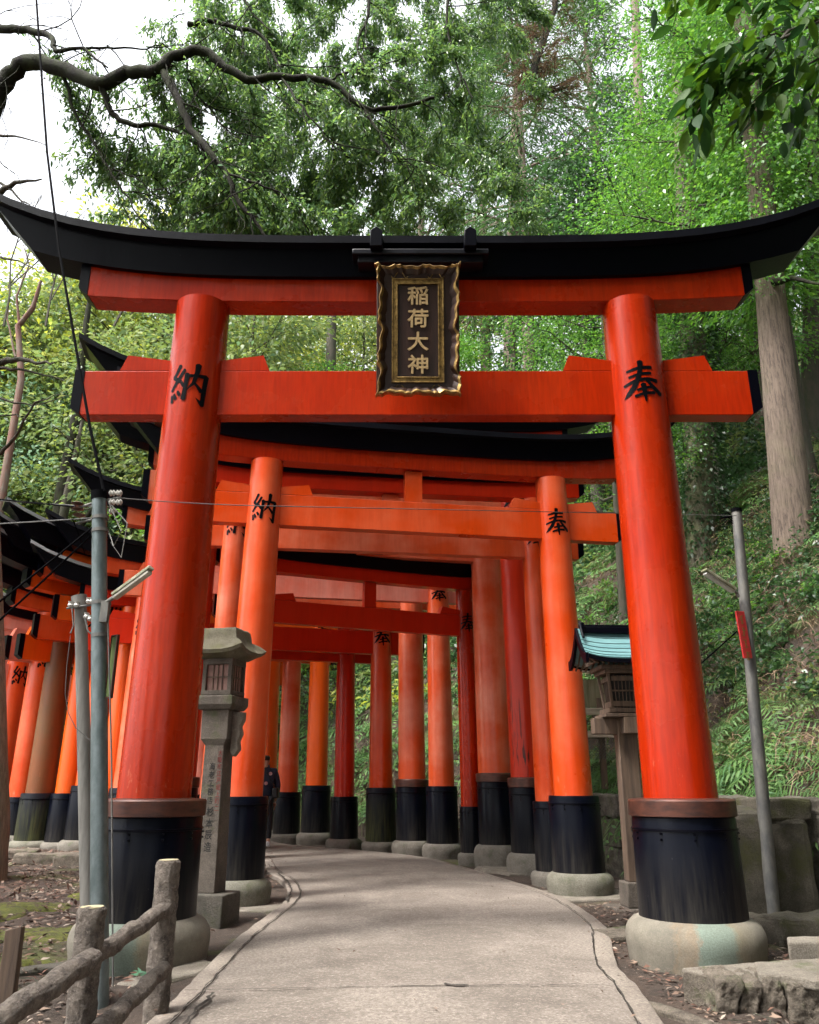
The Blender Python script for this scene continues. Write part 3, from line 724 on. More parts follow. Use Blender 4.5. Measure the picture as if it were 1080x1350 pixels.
# path: slab following the edges seen in the photo
def path():
    Lp = [(-60, 1500), (60, 1430), (150, 1380), (225, 1318), (262, 1282), (306, 1240), (340, 1214), (372, 1190), (380, 1176), (372, 1160), (353, 1148), (346, 1132), (330, 1121), (310, 1114), (270, 1110)]
    Rp = [(985, 1500), (930, 1420), (878, 1350), (842, 1300), (815, 1272), (806, 1240), (802, 1224), (780, 1205), (748, 1186), (715, 1173), (665, 1158), (610, 1142), (560, 1130), (480, 1121), (380, 1113)]
    Lg = [gnd(*p) for p in Lp]; Rg = [gnd(*p) for p in Rp]
    Lg = [Vector((-1.6, -3, 0)), Vector((-1.55, 1.5, 0))]+Lg; Rg = [Vector((1.75, -3, 0)), Vector((1.65, 1.5, 0))]+Rg
    # beyond the bend
    Lg += [Vector((-6.0, 18.2, 0)), Vector((-9, 20.0, 0)), Vector((-14, 22, 0)), Vector((-24, 25, 0))]
    Rg += [Vector((-3.8, 20.4, 0)), Vector((-7.5, 23.2, 0)), Vector((-12.5, 25.3, 0)), Vector((-23, 28.3, 0))]
    def dens(P):
        out = []
        for i in range(len(P)-1):
            n = 6
            p0 = P[max(i-1, 0)]; p1 = P[i]; p2 = P[i+1]; p3 = P[min(i+2, len(P)-1)]
            for k in range(n):
                t = k/n
                q = .5*((2*p1)+(p2-p0)*t+(2*p0-5*p1+4*p2-p3)*t*t+(3*p1-p0-3*p2+p3)*t**3)
                j = .004*math.sin(len(out)*1.7)+.003*math.sin(len(out)*4.1); out.append(Vector((q.x+j, q.y, 0)))
        out.append(P[-1]); return out
    def shift(P, d):
        out = []
        for i, p in enumerate(P):
            t = P[min(i+1, len(P)-1)]-P[max(i-1, 0)]
            if t.length < 1e-6: t = Vector((0, 1, 0))
            t.normalize(); out.append(p+Vector((t.y, -t.x, 0))*d)
        return out
    L2 = dens(Lg); R2 = dens(Rg); Li = shift(L2, .14); Ri = shift(R2, -.14)
    K = 6; mb = MB(); rows = []
    for a, b in zip(Li, Ri):
        rows.append([a.lerp(b, k/K)+Vector((0, 0, .012*math.sin(math.pi*k/K))) for k in range(K+1)])
    mb.add([p for r in rows for p in r], [(i*(K+1)+k, i*(K+1)+k+1, (i+1)*(K+1)+k+1, (i+1)*(K+1)+k) for i in range(len(rows)-1) for k in range(K)])
    o = mb.build('path', M_path, smooth=60); tag(o, kind='structure')
    mb = MB()
    for (E, I) in ((L2, Li), (R2, Ri)):
        vs = []
        for e, i_ in zip(E, I):
            q = i_+(e-i_)*.06
            vs += [q+Vector((0, 0, .0)), i_+(e-i_)*.9+Vector((0, 0, -.001)), e+Vector((0, 0, -.012)), e+Vector((0, 0, -.25)), q+Vector((0, 0, -.25))]
        mb.add(vs, [(i*5+k, i*5+(k+1) % 5, (i+1)*5+(k+1) % 5, (i+1)*5+k) for i in range(len(E)-1) for k in range(5)])
    o = mb.build('path_kerb', M_kerb, smooth=40); tag(o, kind='structure')
    # cracks and joints
    def crack(pts, w, z=.016, sd=1):
        rr = random.Random(sd); P = [gnd(*p) for p in pts]; out = []
        for i in range(len(P)-1):
            n = max(4, int((P[i+1]-P[i]).length/.05))
            for k in range(n): q = P[i].lerp(P[i+1], k/n); out.append(q+Vector((rr.uniform(-.011, .011), rr.uniform(-.012, .012), 0)))
        out.append(P[-1]); vs = []
        for i, p in enumerate(out):
            t = (out[min(i+1, len(out)-1)]-out[max(i-1, 0)]).normalized(); s_ = Vector((t.y, -t.x, 0)); ww = w*rr.uniform(.3, 1.3)
            vs += [p+s_*ww/2+Vector((0, 0, z)), p-s_*ww/2+Vector((0, 0, z))]
        return vs, [(2*i, 2*i+1, 2*i+3, 2*i+2) for i in range(len(out)-1)]
    mb = MB()
    mb.add(*crack([(240, 1309), (420, 1306), (600, 1303), (760, 1301), (838, 1305)], .012, .016, 2))
    for (I, sd) in ((Li, 3), (Ri, 5)):
        rr = random.Random(sd); vs = []
        pp = [p for p in I if 4.6 < p.y < 13.5]; q = []
        for a_, b_ in zip(pp[:-1], pp[1:]):
            n = max(2, int((b_-a_).length/.05))
            for k in range(n): q.append(a_.lerp(b_, k/n)+Vector((rr.uniform(-.003, .003), rr.uniform(-.003, .003), .016)))
        for i in range(len(q)):
            t = (q[min(i+1, len(q)-1)]-q[max(i-1, 0)]).normalized(); s_ = Vector((t.y, -t.x, 0)); ww = .012*rr.uniform(.1, 1.3)
            vs += [q[i]+s_*ww/2, q[i]-s_*ww/2]
        mb.add(vs, [(2*i, 2*i+1, 2*i+3, 2*i+2) for i in range(len(q)-1)])
    mb.add(*crack([(283, 1312), (262, 1332), (225, 1372)], .022, .018, 4))
    mb.add(*crack([(585, 1301), (600, 1304), (618, 1303)], .03, .020, 6))
    mb.add(*crack([(378, 1190), (385, 1176), (378, 1162), (366, 1152)], .03, .020, 7))
    mb.add(*crack([(350, 1172), (366, 1176), (377, 1180)], .02, .020, 8))
    o = mb.build('path_cracks', M_crack, smooth=0); tag(o, kind='structure')
path()

# slabs, kerb stones, drains
def rockbox(name, label, cat, c, d, rz, mat, seed, rough=.04, sub=3, group=None, kind=None, tilt=0):
    mb = MB(); r_ = random.Random(seed)
    M = Matrix.Rotation(rz, 3, 'Z') @ Matrix.Rotation(tilt, 3, 'X')
    mb.box((0, 0, 0), d, M)
    mb.v = [(p[0]*r_.uniform(.86, 1.1), p[1]*r_.uniform(.86, 1.1), p[2]*r_.uniform(.9, 1.08)) for p in mb.v]
    o = mb.build(name, mat, smooth=45); o.location = c
    b = o.modifiers.new('b', 'BEVEL'); b.width = min(d)*.13; b.segments = 2
    displace(o, rough, .12, seed, sub)
    return tag(o, label, cat, group, kind)
p = at(745, 1180, 10.3)
rockbox('stone_slab', 'flat grey slab under the right foundation stone of the second gate', 'stone slab', (2.02, 10.12, -.09), (1.15, .8, .14), .15, M_slab, 3, .02)
rockbox('stone_slab', 'flat slab under the collared and cracked red pillars on the right', 'stone slab', (1.62, 12.9, -.06), (1.0, 1.3, .1), .3, M_slab, 4, .02)
rockbox('stone_slab', 'broken slab beside the left foundation stone of the second gate', 'stone slab', (-1.62, 9.25, -.10), (.9, .5, .12), .1, M_slab, 5, .02)
for i, (px, py, w, d, h) in enumerate([(110, 1142, .7, .5, .30), (60, 1138, .9, .4, .26), (24, 1130, .6, .4, .22), (148, 1140, .4, .4, .3)]):
    g0 = gnd(px, py, .05)
    rockbox('retaining_stone', ['pale stone at the foot of the far left gates, right of the others', 'wide low stone under the far left gates, between two others', 'small stone next to the left tree trunk foot', 'mossy stone behind the utility poles'][i], 'stone', (g0.x, g0.y, .06), (w, d, h), .1*i, M_rock, 20+i, .06)

# ------------------------------------------------------------------ stone wall at the foot of the bank (individual stones are surface pattern)
def bank_wall():
    mb = MB(); r_ = random.Random(5)
    pts = [Vector((b[0], b[1], 0)) for b in B[3:9]]
    for i in range(len(pts)-1):
        a = pts[i]; b = pts[i+1]; L = (b-a).length; t = (b-a).normalized(); ang = math.atan2(t.y, t.x)
        x = 0
        while x < L:
            w = r_.uniform(.45, .8); z = -.15; Y0 = (a+t*x).y
            top = 1.02 if Y0 < 15 else .5
            while z < top-.1:
                h = r_.uniform(.28, .48); h = min(h, top-z)
                c = a+t*(x+w/2)+Vector((0, 0, z+h/2))+Vector((t.y, -t.x, 0))*(.0+r_.uniform(-.03, .03))
                mb.box(c, (w*.985, .36, h*.97), Matrix.Rotation(ang+r_.uniform(-.04, .04), 3, 'Z')); z += h
            x += w
    o = mb.build('retaining_wall', M_wall, smooth=40, bevel=.03); displace(o, .09, .14, 1, 3)
    tag(o, 'rough stone retaining wall along the foot of the fern bank behind the right pillars', 'wall')
bank_wall()
rockbox('stone_block', 'large mossy stone block left of the right steel pole', 'stone block', (at(962, 1130, 8.7)).to_tuple()[:2]+(.42,), (.62, .5, 1.05), .1, M_block, 31, .06)
rockbox('stone_block', 'mossy stone block right of the right steel pole, topped by a smaller one', 'stone block', (at(1030, 1130, 8.9)).to_tuple()[:2]+(.36,), (.55, .5, .95), -.1, M_block, 32, .06)
rockbox('stone_block', 'small mossy block lying on top of the block right of the steel pole', 'stone block', (at(1022, 1080, 8.9)).to_tuple()[:2]+(.92,), (.58, .46, .20), .05, M_block, 33, .04)
q = at(1052, 1215, 7.2)
rockbox('rock', 'moss topped rock at the right edge beside the pole foot', 'rock', (q.x+.15, 7.4, -.02), (.75, .5, .34), .2, M_block, 35, .09)
q = gnd(985, 1215, 0)
rockbox('kerb_stone', 'long flat kerb stone behind the front right foundation stone', 'kerb stone', (3.05, 7.75, -.03), (.95, .32, .18), .1, M_rock, 36, .04)
q = gnd(835, 1225, 0)
rockbox('kerb_stone', 'broken kerb stone left of the front right foundation stone', 'kerb stone', (1.78, 7.55, -.10), (.5, .42, .2), .3, M_rock, 37, .05)

# front right low wall: slab cap on upright stones
def front_wall():
    g = thing('low_stone_wall', 'low wall of upright cracked stones with pale slab caps at the lower right corner', 'wall', (2.4, 5.0, -.15))
    O = Vector((2.4, 5.0, -.15))
    def at0(px, py, z): return gnd(px, py, z)-O
    # cap slabs: polygons on plane z=.12
    z1 = .10
    for k, poly in enumerate([[(898, 1276), (985, 1269), (1003, 1269), (1000, 1284), (968, 1286), (955, 1290)],
                              [(994, 1268), (1062, 1264), (1130, 1262), (1130, 1290), (1075, 1292), (1035, 1286), (1000, 1284)]]):
        P = [at0(a, b, z1+.02*k) for a, b in poly]
        mb = MB(); mb.prism([(p.x, p.y) for p in P], 'z', P[0].z-.055, P[0].z)
        o = mb.build('cap_slab', M_slab, g, smooth=40, bevel=.012); displace(o, .012, .1, 2, 3)
    P = [at0(a, b, z1) for a, b in [(1040, 1255), (1130, 1253), (1130, 1262), (1042, 1263)]]
    mb = MB(); mb.prism([(p.x, p.y) for p in P], 'z', P[0].z-.05, P[0].z+.09)
    o = mb.build('cap_slab', M_slab, g, smooth=40, bevel=.012); displace(o, .012, .1, 3, 3)
    # smooth face of the slab end
    a = at0(899, 1279, z1); b = at0(962, 1292, z1)
    mb = MB(); mb.add([a+Vector((0, 0, -.01)), b+Vector((0, 0, -.01)), b+Vector((0, 0, -.42)), a+Vector((0, 0, -.42)),
                       a+Vector((.25, .12, -.01)), b+Vector((.25, .12, -.01)), b+Vector((.25, .12, -.42)), a+Vector((.25, .12, -.42))],
                      [(0, 1, 2, 3), (4, 7, 6, 5), (0, 4, 5, 1), (3, 2, 6, 7), (0, 3, 7, 4), (1, 5, 6, 2)])
    o = mb.build('end_face', M_rock, g, smooth=30); displace(o, .015, .1, 3, 3)
    for k, poly in enumerate([[(948, 1291), (980, 1289), (984, 1302), (975, 1325), (967, 1400), (946, 1400), (946, 1330)],
                 [(982, 1302), (1002, 1289), (1008, 1302), (999, 1335), (988, 1400), (971, 1400), (975, 1328)],
                 [(1012, 1290), (1030, 1294), (1039, 1318), (1040, 1400), (993, 1400), (1002, 1340)],
                 [(1035, 1295), (1062, 1297), (1092, 1296), (1097, 1400), (1046, 1400), (1043, 1318)],
                 [(1097, 1296), (1130, 1295), (1140, 1400), (1101, 1400)]]):
        Yf = 5.20+.02*(k % 3); P = [at(a, b, Yf)-O for a, b in poly]
        mb = MB(); mb.prism([(p.x, p.z) for p in P], 'y', P[0].y, P[0].y+.34)
        o = mb.build('upright_stone', M_rock, g, smooth=40); b_ = o.modifiers.new('b', 'BEVEL'); b_.width = .012; b_.segments = 2
        rm = o.modifiers.new('r', 'REMESH'); rm.mode = 'VOXEL'; rm.voxel_size = .012; rm.use_smooth_shade = True
        displace(o, .045, .07, k, 0); displace(o, .02, .02, k, 0)
    a = at0(888, 1318, -.02)
    mb = MB(); mb.box((a.x+.02, a.y-.42, a.z-.08), (.10, .95, .16), Matrix.Rotation(.45, 3, 'Z'))
    o = mb.build('edging_stone', M_rock, g, smooth=40, bevel=.02); displace(o, .04, .08, 7, 3)
front_wall()

# ------------------------------------------------------------------ lanterns
def stone_lantern():
    c = at(288, 1200, 8.35)
    x0, y0 = c.x, 8.35
    g = thing('stone_lantern', 'tall square stone lantern with mossy curved cap between first and second gates on the left', 'stone lantern', (x0-.10, y0, -.12), R(-14)); g.scale = (.84, .84, .985)
    mb = MB(); mb.box((0.06, -.02, .16), (.46, .46, .34)); mb.box((.05, -.05, -.02), (.62, .6, .1))
    mb.build('base_block', M_lbase, g, bevel=.015)
    Zt = 2.10
    def sq(w, d, z): return [(-w, -d, z), (w, -d, z), (w, d, z), (-w, d, z)]
    sh = MB().loft([sq(.135, .135, .33), sq(.120, .125, 1.66), sq(.165, .155, 1.72), sq(.17, .16, 2.0)]).build('shaft', M_lstone, g, smooth=25, bevel=.008)
    mb = MB(); vtext(mb, '海老工務店', .072, -.005, 1.50, .078, -.1275, .001, .0008)
    vtext(mb, '杉本辰造', .092, .01, 1.10, .105, -.1312, .001, .001)
    mb.build('black_inscription', M_inkblack, sh, smooth=0)
    mb = MB(); vtext(mb, '大阪市江戸堀上町二', .058, .085, 1.62, .064, -.1272, .001, .0006)
    mb.build('red_inscription', M_inkred, sh, smooth=0)
    mb = MB(); mb.add([( .165, -.05, 1.98), (.30, -.05, 1.98), (.30, -.05, 1.90), (.262, -.05, 1.84), (.285, -.05, 1.77), (.25, -.05, 1.70), (.265, -.05, 1.62), (.20, -.05, 1.55), (.165, -.05, 1.60),
                       ( .165, .05, 1.98), (.30, .05, 1.98), (.30, .05, 1.90), (.262, .05, 1.84), (.285, .05, 1.77), (.25, .05, 1.70), (.265, .05, 1.62), (.20, .05, 1.55), (.165, .05, 1.60)],
                      [tuple(range(9)), tuple(range(17, 8, -1))]+[(i, i+9, (i+1) % 9+9, (i+1) % 9) for i in range(9)])
    mb.build('carved_bracket', M_slab, g, bevel=.01)
    MB().loft([sq(.20, .19, 2.0), sq(.235, .225, 2.05), sq(.235, .225, 2.13), sq(.19, .19, 2.14)]).build('platform', M_lstone, g, smooth=25, bevel=.008)
    fb = MB(); w = .185
    for sx in (-1, 1):
        for sy in (-1, 1): fb.box((sx*(w-.022), sy*(w-.022), 2.32), (.05, .05, .36))
    fb.box((0, 0, 2.475), (2*w+.012, 2*w+.012, .06)); fb.box((0, 0, 2.165), (2*w+.012, 2*w+.012, .045))
    o = fb.build('light_chamber', M_lstone, g, smooth=25, bevel=.004)
    MB().box((0, 0, 2.32), (2*w-.06, 2*w-.06, .27)).build('window_paper', M_paper, o)
    mb = MB()
    for q in (-.06, .0, .06):
        for (ax) in (0, 1):
            for sg in (-1, 1):
                if ax: mb.box((q, sg*(w-.026), 2.32), (.012, .012, .27))
                else: mb.box((sg*(w-.026), q, 2.32), (.012, .012, .27))
    for sg in (-1, 1):
        mb.box((0, sg*(w-.019), 2.32), (2*w-.09, .010, .012)); mb.box((sg*(w-.019), 0, 2.32), (.010, 2*w-.09, .012))
    mb.build('window_lattice', M_wood, o)
    # flared cap
    secs = []
    for (ww, z) in ((.21, 2.505), (.36, 2.54), (.375, 2.575), (.30, 2.62), (.235, 2.70), (.215, 2.80), (.20, 2.815)):
        k = []
        for i in range(4):
            for t in range(6):
                u = -1+2*t/6
                p_ = [(u, -1), (1, u), (-u, 1), (-1, -u)][i]
                up = .055*(abs(u)**3) if ww > .28 else 0
                k.append((p_[0]*ww, p_[1]*ww*.95, z+up))
        secs.append(k)
    o = MB().loft(secs).build('cap', M_lstone_moss, g, smooth=45); displace(o, .02, .1, 3, 1)
stone_lantern()

def wood_lantern():
    c = at(836, 1180, 9.0); x0 = c.x+.05; y0 = 9.15
    g = thing('wooden_lantern', 'wooden lantern on a post with a patina green copper roof, right between the gates', 'lantern', (x0+.03, y0, -.12), R(4)); g.scale = (.84, .84, .985)
    mb = MB(); mb.box((0, 0, .02), (.72, .6, .16)); mb.box((0, 0, .22), (.36, .34, .24))
    mb.build('stone_base', M_lstone, g, bevel=.015)
    post = MB().loft([[(-.125, -.10, .34), (.125, -.10, .34), (.125, .10, .34), (-.125, .10, .34)], [(-.12, -.09, 1.95), (.13, -.09, 1.95), (.13, .09, 1.95), (-.12, .09, 1.95)]]).build('post', M_wood, g, smooth=20, bevel=.01)
    mb = MB(); mb.box((-.02, 0, 1.90), (.80, .16, .17)); mb.box((0, 0, 1.90), (.17, .52, .17))
    mb.build('cross_arms', M_wood, g, bevel=.006)
    mb = MB(); mb.box((0, 0, 2.005), (.62, .52, .035)); mb.box((0, 0, 2.06), (.5, .42, .05))
    mb.build('platform', M_wood, g, bevel=.004)
    # chamber tapering outward upwards
    def quad(w, d, z): return [(-w, -d, z), (w, -d, z), (w, d, z), (-w, d, z)]
    MB().loft([quad(.165, .15, 2.09), quad(.20, .18, 2.44)]).build('chamber_core', M_screen, g, smooth=10)
    mb = MB()
    for sx in (-1, 1):
        for sy in (-1, 1):
            mb.tube([(sx*.19, sy*.165, 2.085), (sx*.235, sy*.205, 2.46)], .025, 4)
    for sy in (-1, 1):
        for q in range(7):
            x = -.13+.26*q/6; mb.tube([(x, sy*.160, 2.09), (x*1.2, sy*.192, 2.44)], .007, 4)
        mb.box((0, sy*.172, 2.13), (.36, .02, .06)); mb.box((0, sy*.19, 2.40), (.40, .02, .05)); mb.box((0, sy*.182, 2.27), (.38, .018, .018))
    for sx in (-1, 1):
        for q in range(5):
            y = -.1+.2*q/4; mb.tube([(sx*.176, y, 2.09), (sx*.212, y*1.2, 2.44)], .007, 4)
        mb.box((sx*.185, 0, 2.13), (.02, .30, .06)); mb.box((sx*.21, 0, 2.40), (.02, .34, .05))
    mb.box((0, 0, 2.475), (.56, .50, .04)); mb.box((0, 0, 2.52), (.66, .54, .045))
    mb.build('chamber_frame', M_wood, g, bevel=.003)
    # gabled curved roof, ridge along x
    def prof(t):   # t 0 ridge .. 1 eave : y, z
        return (.44*t, 2.93-.36*(1-(1-t)**1.7)+.03*t**4)
    secs = []; hw = .54
    for q in range(13):
        x = -hw+2*hw*q/12; lift = .05*abs(x/hw)**3
        up = []; lo = []
        for k in range(9):
            t = k/8; y, z = prof(t); up.append((y, z+lift)); lo.append((y*.99, z+lift-.035))
        sec = [(x, -y, z) for (y, z) in reversed(up)]+[(x, y, z) for (y, z) in up[1:]]+[(x, y, z) for (y, z) in reversed(lo)]+[(x, -y, z) for (y, z) in lo[1:]]
        secs.append(sec)
    rf = MB().loft(secs).build('roof', M_patina, g, smooth=30)
    mb = MB()
    for k in range(1, 8):
        t = k/8; y, z = prof(t)
        for sy in (-1, 1): mb.tube([(-hw+2*hw*q/12, sy*y, z+.05*abs((-1+q/6))**3+.002) for q in range(13)], .006, 4)
    mb.build('roof_seams', simple('dark seam', (.06, .13, .13), .6, bs=0), rf)
    mb = MB()   # dark barge boards following the gable and eave board
    for sx in (-1, 1):
        for sy in (-1, 1):
            pts = [prof(k/8) for k in range(9)]
            for k in range(8):
                (y0_, z0_), (y1_, z1_) = pts[k], pts[k+1]
                x = sx*(hw+.012)
                mb.add([(x-.018, sy*y0_, z0_+.052), (x+.018, sy*y0_, z0_+.052), (x+.018, sy*y1_, z1_+.052), (x-.018, sy*y1_, z1_+.052),
                        (x-.018, sy*y0_, z0_-.055), (x+.018, sy*y0_, z0_-.055), (x+.018, sy*y1_, z1_-.055), (x-.018, sy*y1_, z1_-.055)],
                       [(0, 1, 2, 3), (4, 7, 6, 5), (0, 3, 7, 4), (1, 5, 6, 2), (0, 4, 5, 1), (3, 2, 6, 7)])
    for sy in (-1, 1): mb.tube([(-hw+2*hw*q/12, sy*.437, 2.565+.05*abs((-1+q/6))**3) for q in range(13)], .032, 4)
    mb.build('barge_boards', M_beamblack, rf)
    mb = MB(); mb.box((0, 0, 2.955), (2*hw-.1, .13, .07)); mb.box((0, 0, 3.0), (2*hw-.06, .09, .035))
    for sx in (-1, 1): mb.box((sx*(hw-.06), 0, 2.97), (.035, .17, .13)); mb.tube([(sx*(hw-.03), -.03, 3.05), (sx*(hw-.03), -.10, 2.93), (sx*(hw-.03), -.17, 2.85)], .018, 6)
    mb.build('ridge', M_beamblack, rf, bevel=.004)
    mb = MB()
    for q in range(15):
        x = -hw+.06+(2*hw-.12)*q/14
        for sy in (-1, 1): mb.tube([(x, sy*.05, 2.80), (x, sy*.25, 2.60), (x, sy*.41, 2.545)], .012, 4)
    for sx in (-1, 1): mb.prism([(-.30, 2.56), (.30, 2.56), (.05, 2.84), (-.05, 2.84)], 'x', sx*(hw-.14)-.012, sx*(hw-.14)+.012)
    mb.build('rafters', M_wood, rf)
wood_lantern()

# ------------------------------------------------------------------ small fence behind the wooden lantern
def bank_fence():
    g = thing('wooden_fence', 'small brown fence with pale rails and wire mesh on the bank behind the wooden lantern', 'fence', (3.6, 13.2, 1.0))
    O = Vector((3.6, 13.2, 1.0))
    for px in (752, 795, 850, 905):
        a = at(px, 1000, 13.2)-O; b = at(px-8, 868 if px != 795 else 925, 13.2)-O
        MB().box(((a.x), 0, (a.z+b.z)/2-.2), (.09, .09, b.z-a.z+.5)).build('post', M_wood, g, bevel=.006)
    for (py, h, m_) in ((882, .11, M_wood_pale), (938, .11, M_wood_pale), (968, .10, M_wood_pale)):
        z = (at(800, py, 13.1)-O).z; x0 = (at(735, py, 13.1)-O).x; x1 = (at(920, py, 13.1)-O).x
        MB().box(((x0+x1)/2, -.07, z), (x1-x0, .035, h)).build('rail', m_, g, bevel=.004)
    z0_, z1_ = (at(800, 932, 13.1)-O).z, (at(800, 895, 13.1)-O).z
    x0 = (at(735, 900, 13.1)-O).x
    MB().box((x0+1.0, -.02, (z0_+z1_)/2), (2.1, .02, z1_-z0_)).build('board_panel', simple('greyed boards', (.22, .19, .12), .85, 0, .5, 8, (3, 1, .2), alt=(.12, .12, .06)), g)
    mb = MB(); za, zb = (at(800, 1000, 13.1)-O).z, (at(800, 972, 13.1)-O).z
    for q in range(46):
        x = x0+2.1*q/46
        for d in (-1, 1): mb.tube([(x, -.05, za), (x+d*(zb-za), -.05, zb)], .004, 3)
    mb.build('wire_mesh', M_rope, g)
    # ferns come later
bank_fence()

# ------------------------------------------------------------------ log-style fence in front
def logmat():
    m, nt, b, _ = newmat('grey brown imitation log')
    v = coords(nt, (1, 1, 1), 'Generated'); v = coords(nt)
    n = noise(nt, v, 14, 8, .75); n2 = noise(nt, v, 60, 4, .8)
    c = mixc(nt, ramp(nt, n, [(.36, 1.0), (.62, 0.0)]), (.235, .195, .16), (.06, .046, .038))
    c = mixc(nt, ramp(nt, n2, [(.52, 0.0), (.68, .7)]), c, (.36, .30, .25))
    nt.links.new(c, b.inputs['Base Color']); b.inputs['Roughness'].default_value = .85
    bump(nt, b, mathn(nt, 'ADD', mathn(nt, 'MULTIPLY', n, 2), n2), 1.0, .02); return m
M_log = logmat(); M_logtop = simple('pale cut end', (.42, .36, .22), .85, bs=.3)
def log_fence():
    A = at(122, 1196, 4.3); Bp = at(223, 1134, 5.0)
    O = Vector((A.x, A.y, -.35))
    g = thing('log_fence', 'rough grey log fence with two posts and sloping round rails at lower left', 'fence', O)
    def post(P, r_, h, lab):
        mb = MB(); prof = []; n = 18
        for k in range(15): prof.append((r_*(1.05-.08*k/14), h*k/14))
        mb.lathe(prof[:-1]+[(r_*.95, h-.012), (r_*.86, h)], n=22, wob=.02, seed=int(P.x*100))
        o = mb.build('post', M_log, g, smooth=50); o.location = (P.x-O.x, P.y-O.y, -.1-.0)
        displace(o, .022, .05, 1, 2)
        mb = MB(); mb.lathe([(r_*.5, -.01), (r_*.80, .0), (r_*.78, .006)], n=18, wob=.05)
        c = mb.build('cut_top', M_logtop, o); c.location = (0, 0, h-.003)
    post(A, .068, A.z-O.z+.1, ''); post(Bp, .068, Bp.z-O.z+.1, '')
    def rail(a, b, r0, r1):
        a = a-O; b = b-O; K = 14
        pts = [a.lerp(b, k/K)+Vector((0, 0, .006*math.sin(k*1.3))) for k in range(K+1)]
        mb = MB(); mb.tube(pts, [r0+(r1-r0)*k/K+.003*math.sin(k*2.1) for k in range(K+1)], 16)
        o = mb.build('rail', M_log, g, smooth=60); displace(o, .013, .035, 1, 2)
    rail(at(118, 1266, 4.30), at(224, 1194, 5.0), .044, .040)
    rail(at(128, 1362, 4.15), at(217, 1276, 4.86), .044, .040)
    rail(at(-60, 1385, 3.45), at(124, 1262, 4.20), .054, .049)
    rail(at(-60, 1500, 3.3), at(118, 1390, 4.1), .056, .052)
    # rest of the fence towards the camera side, out of frame to the left
    mb = MB()
    s_ = thing('wooden_stake', 'short split wooden stake at the left edge beside the log fence', 'stake', at(8, 1320, 4.6))
    c = at(8, 1320, 4.6); t = at(8, 1220, 4.6); hh = t.z-c.z
    mb = MB().loft([[(-.045, -.03, -.3), (.045, -.03, -.3), (.045, .03, -.3), (-.045, .03, -.3)], [(-.04, -.03, hh-.02), (.04, -.03, hh), (.035, .03, hh-.01), (-.04, .03, hh-.03)]])
    o = mb.build('stake_board', M_wood, s_, smooth=30, bevel=.004); displace(o, .012, .05, 1, 3)
log_fence()
def drain():
    # mossy concrete gutter wall behind the log fence
    a = gnd(-60, 1288, -.02); b = gnd(152, 1262, -.02)
    t = (b-a).normalized(); c = (a+b)/2
    mb = MB(); mb.box((0, 0, -.2), ((b-a).length, .16, .4), Matrix.Rotation(math.atan2(t.y, t.x), 3, 'Z'))
    o = mb.build('gutter_kerb', M_lbase, smooth=30, bevel=.015); o.location = c; displace(o, .015, .1, 1, 3)
    tag(o, 'mossy concrete gutter kerb running behind the log fence', 'kerb')
    o = rockbox('edge_stone', 'pale worn edging stone beside the front left foundation stone', 'stone', (gnd(262, 1276).x-.16, gnd(262, 1276).y, -.10), (.30, .8, .14), -.55, M_slab, 44, .02)
drain()

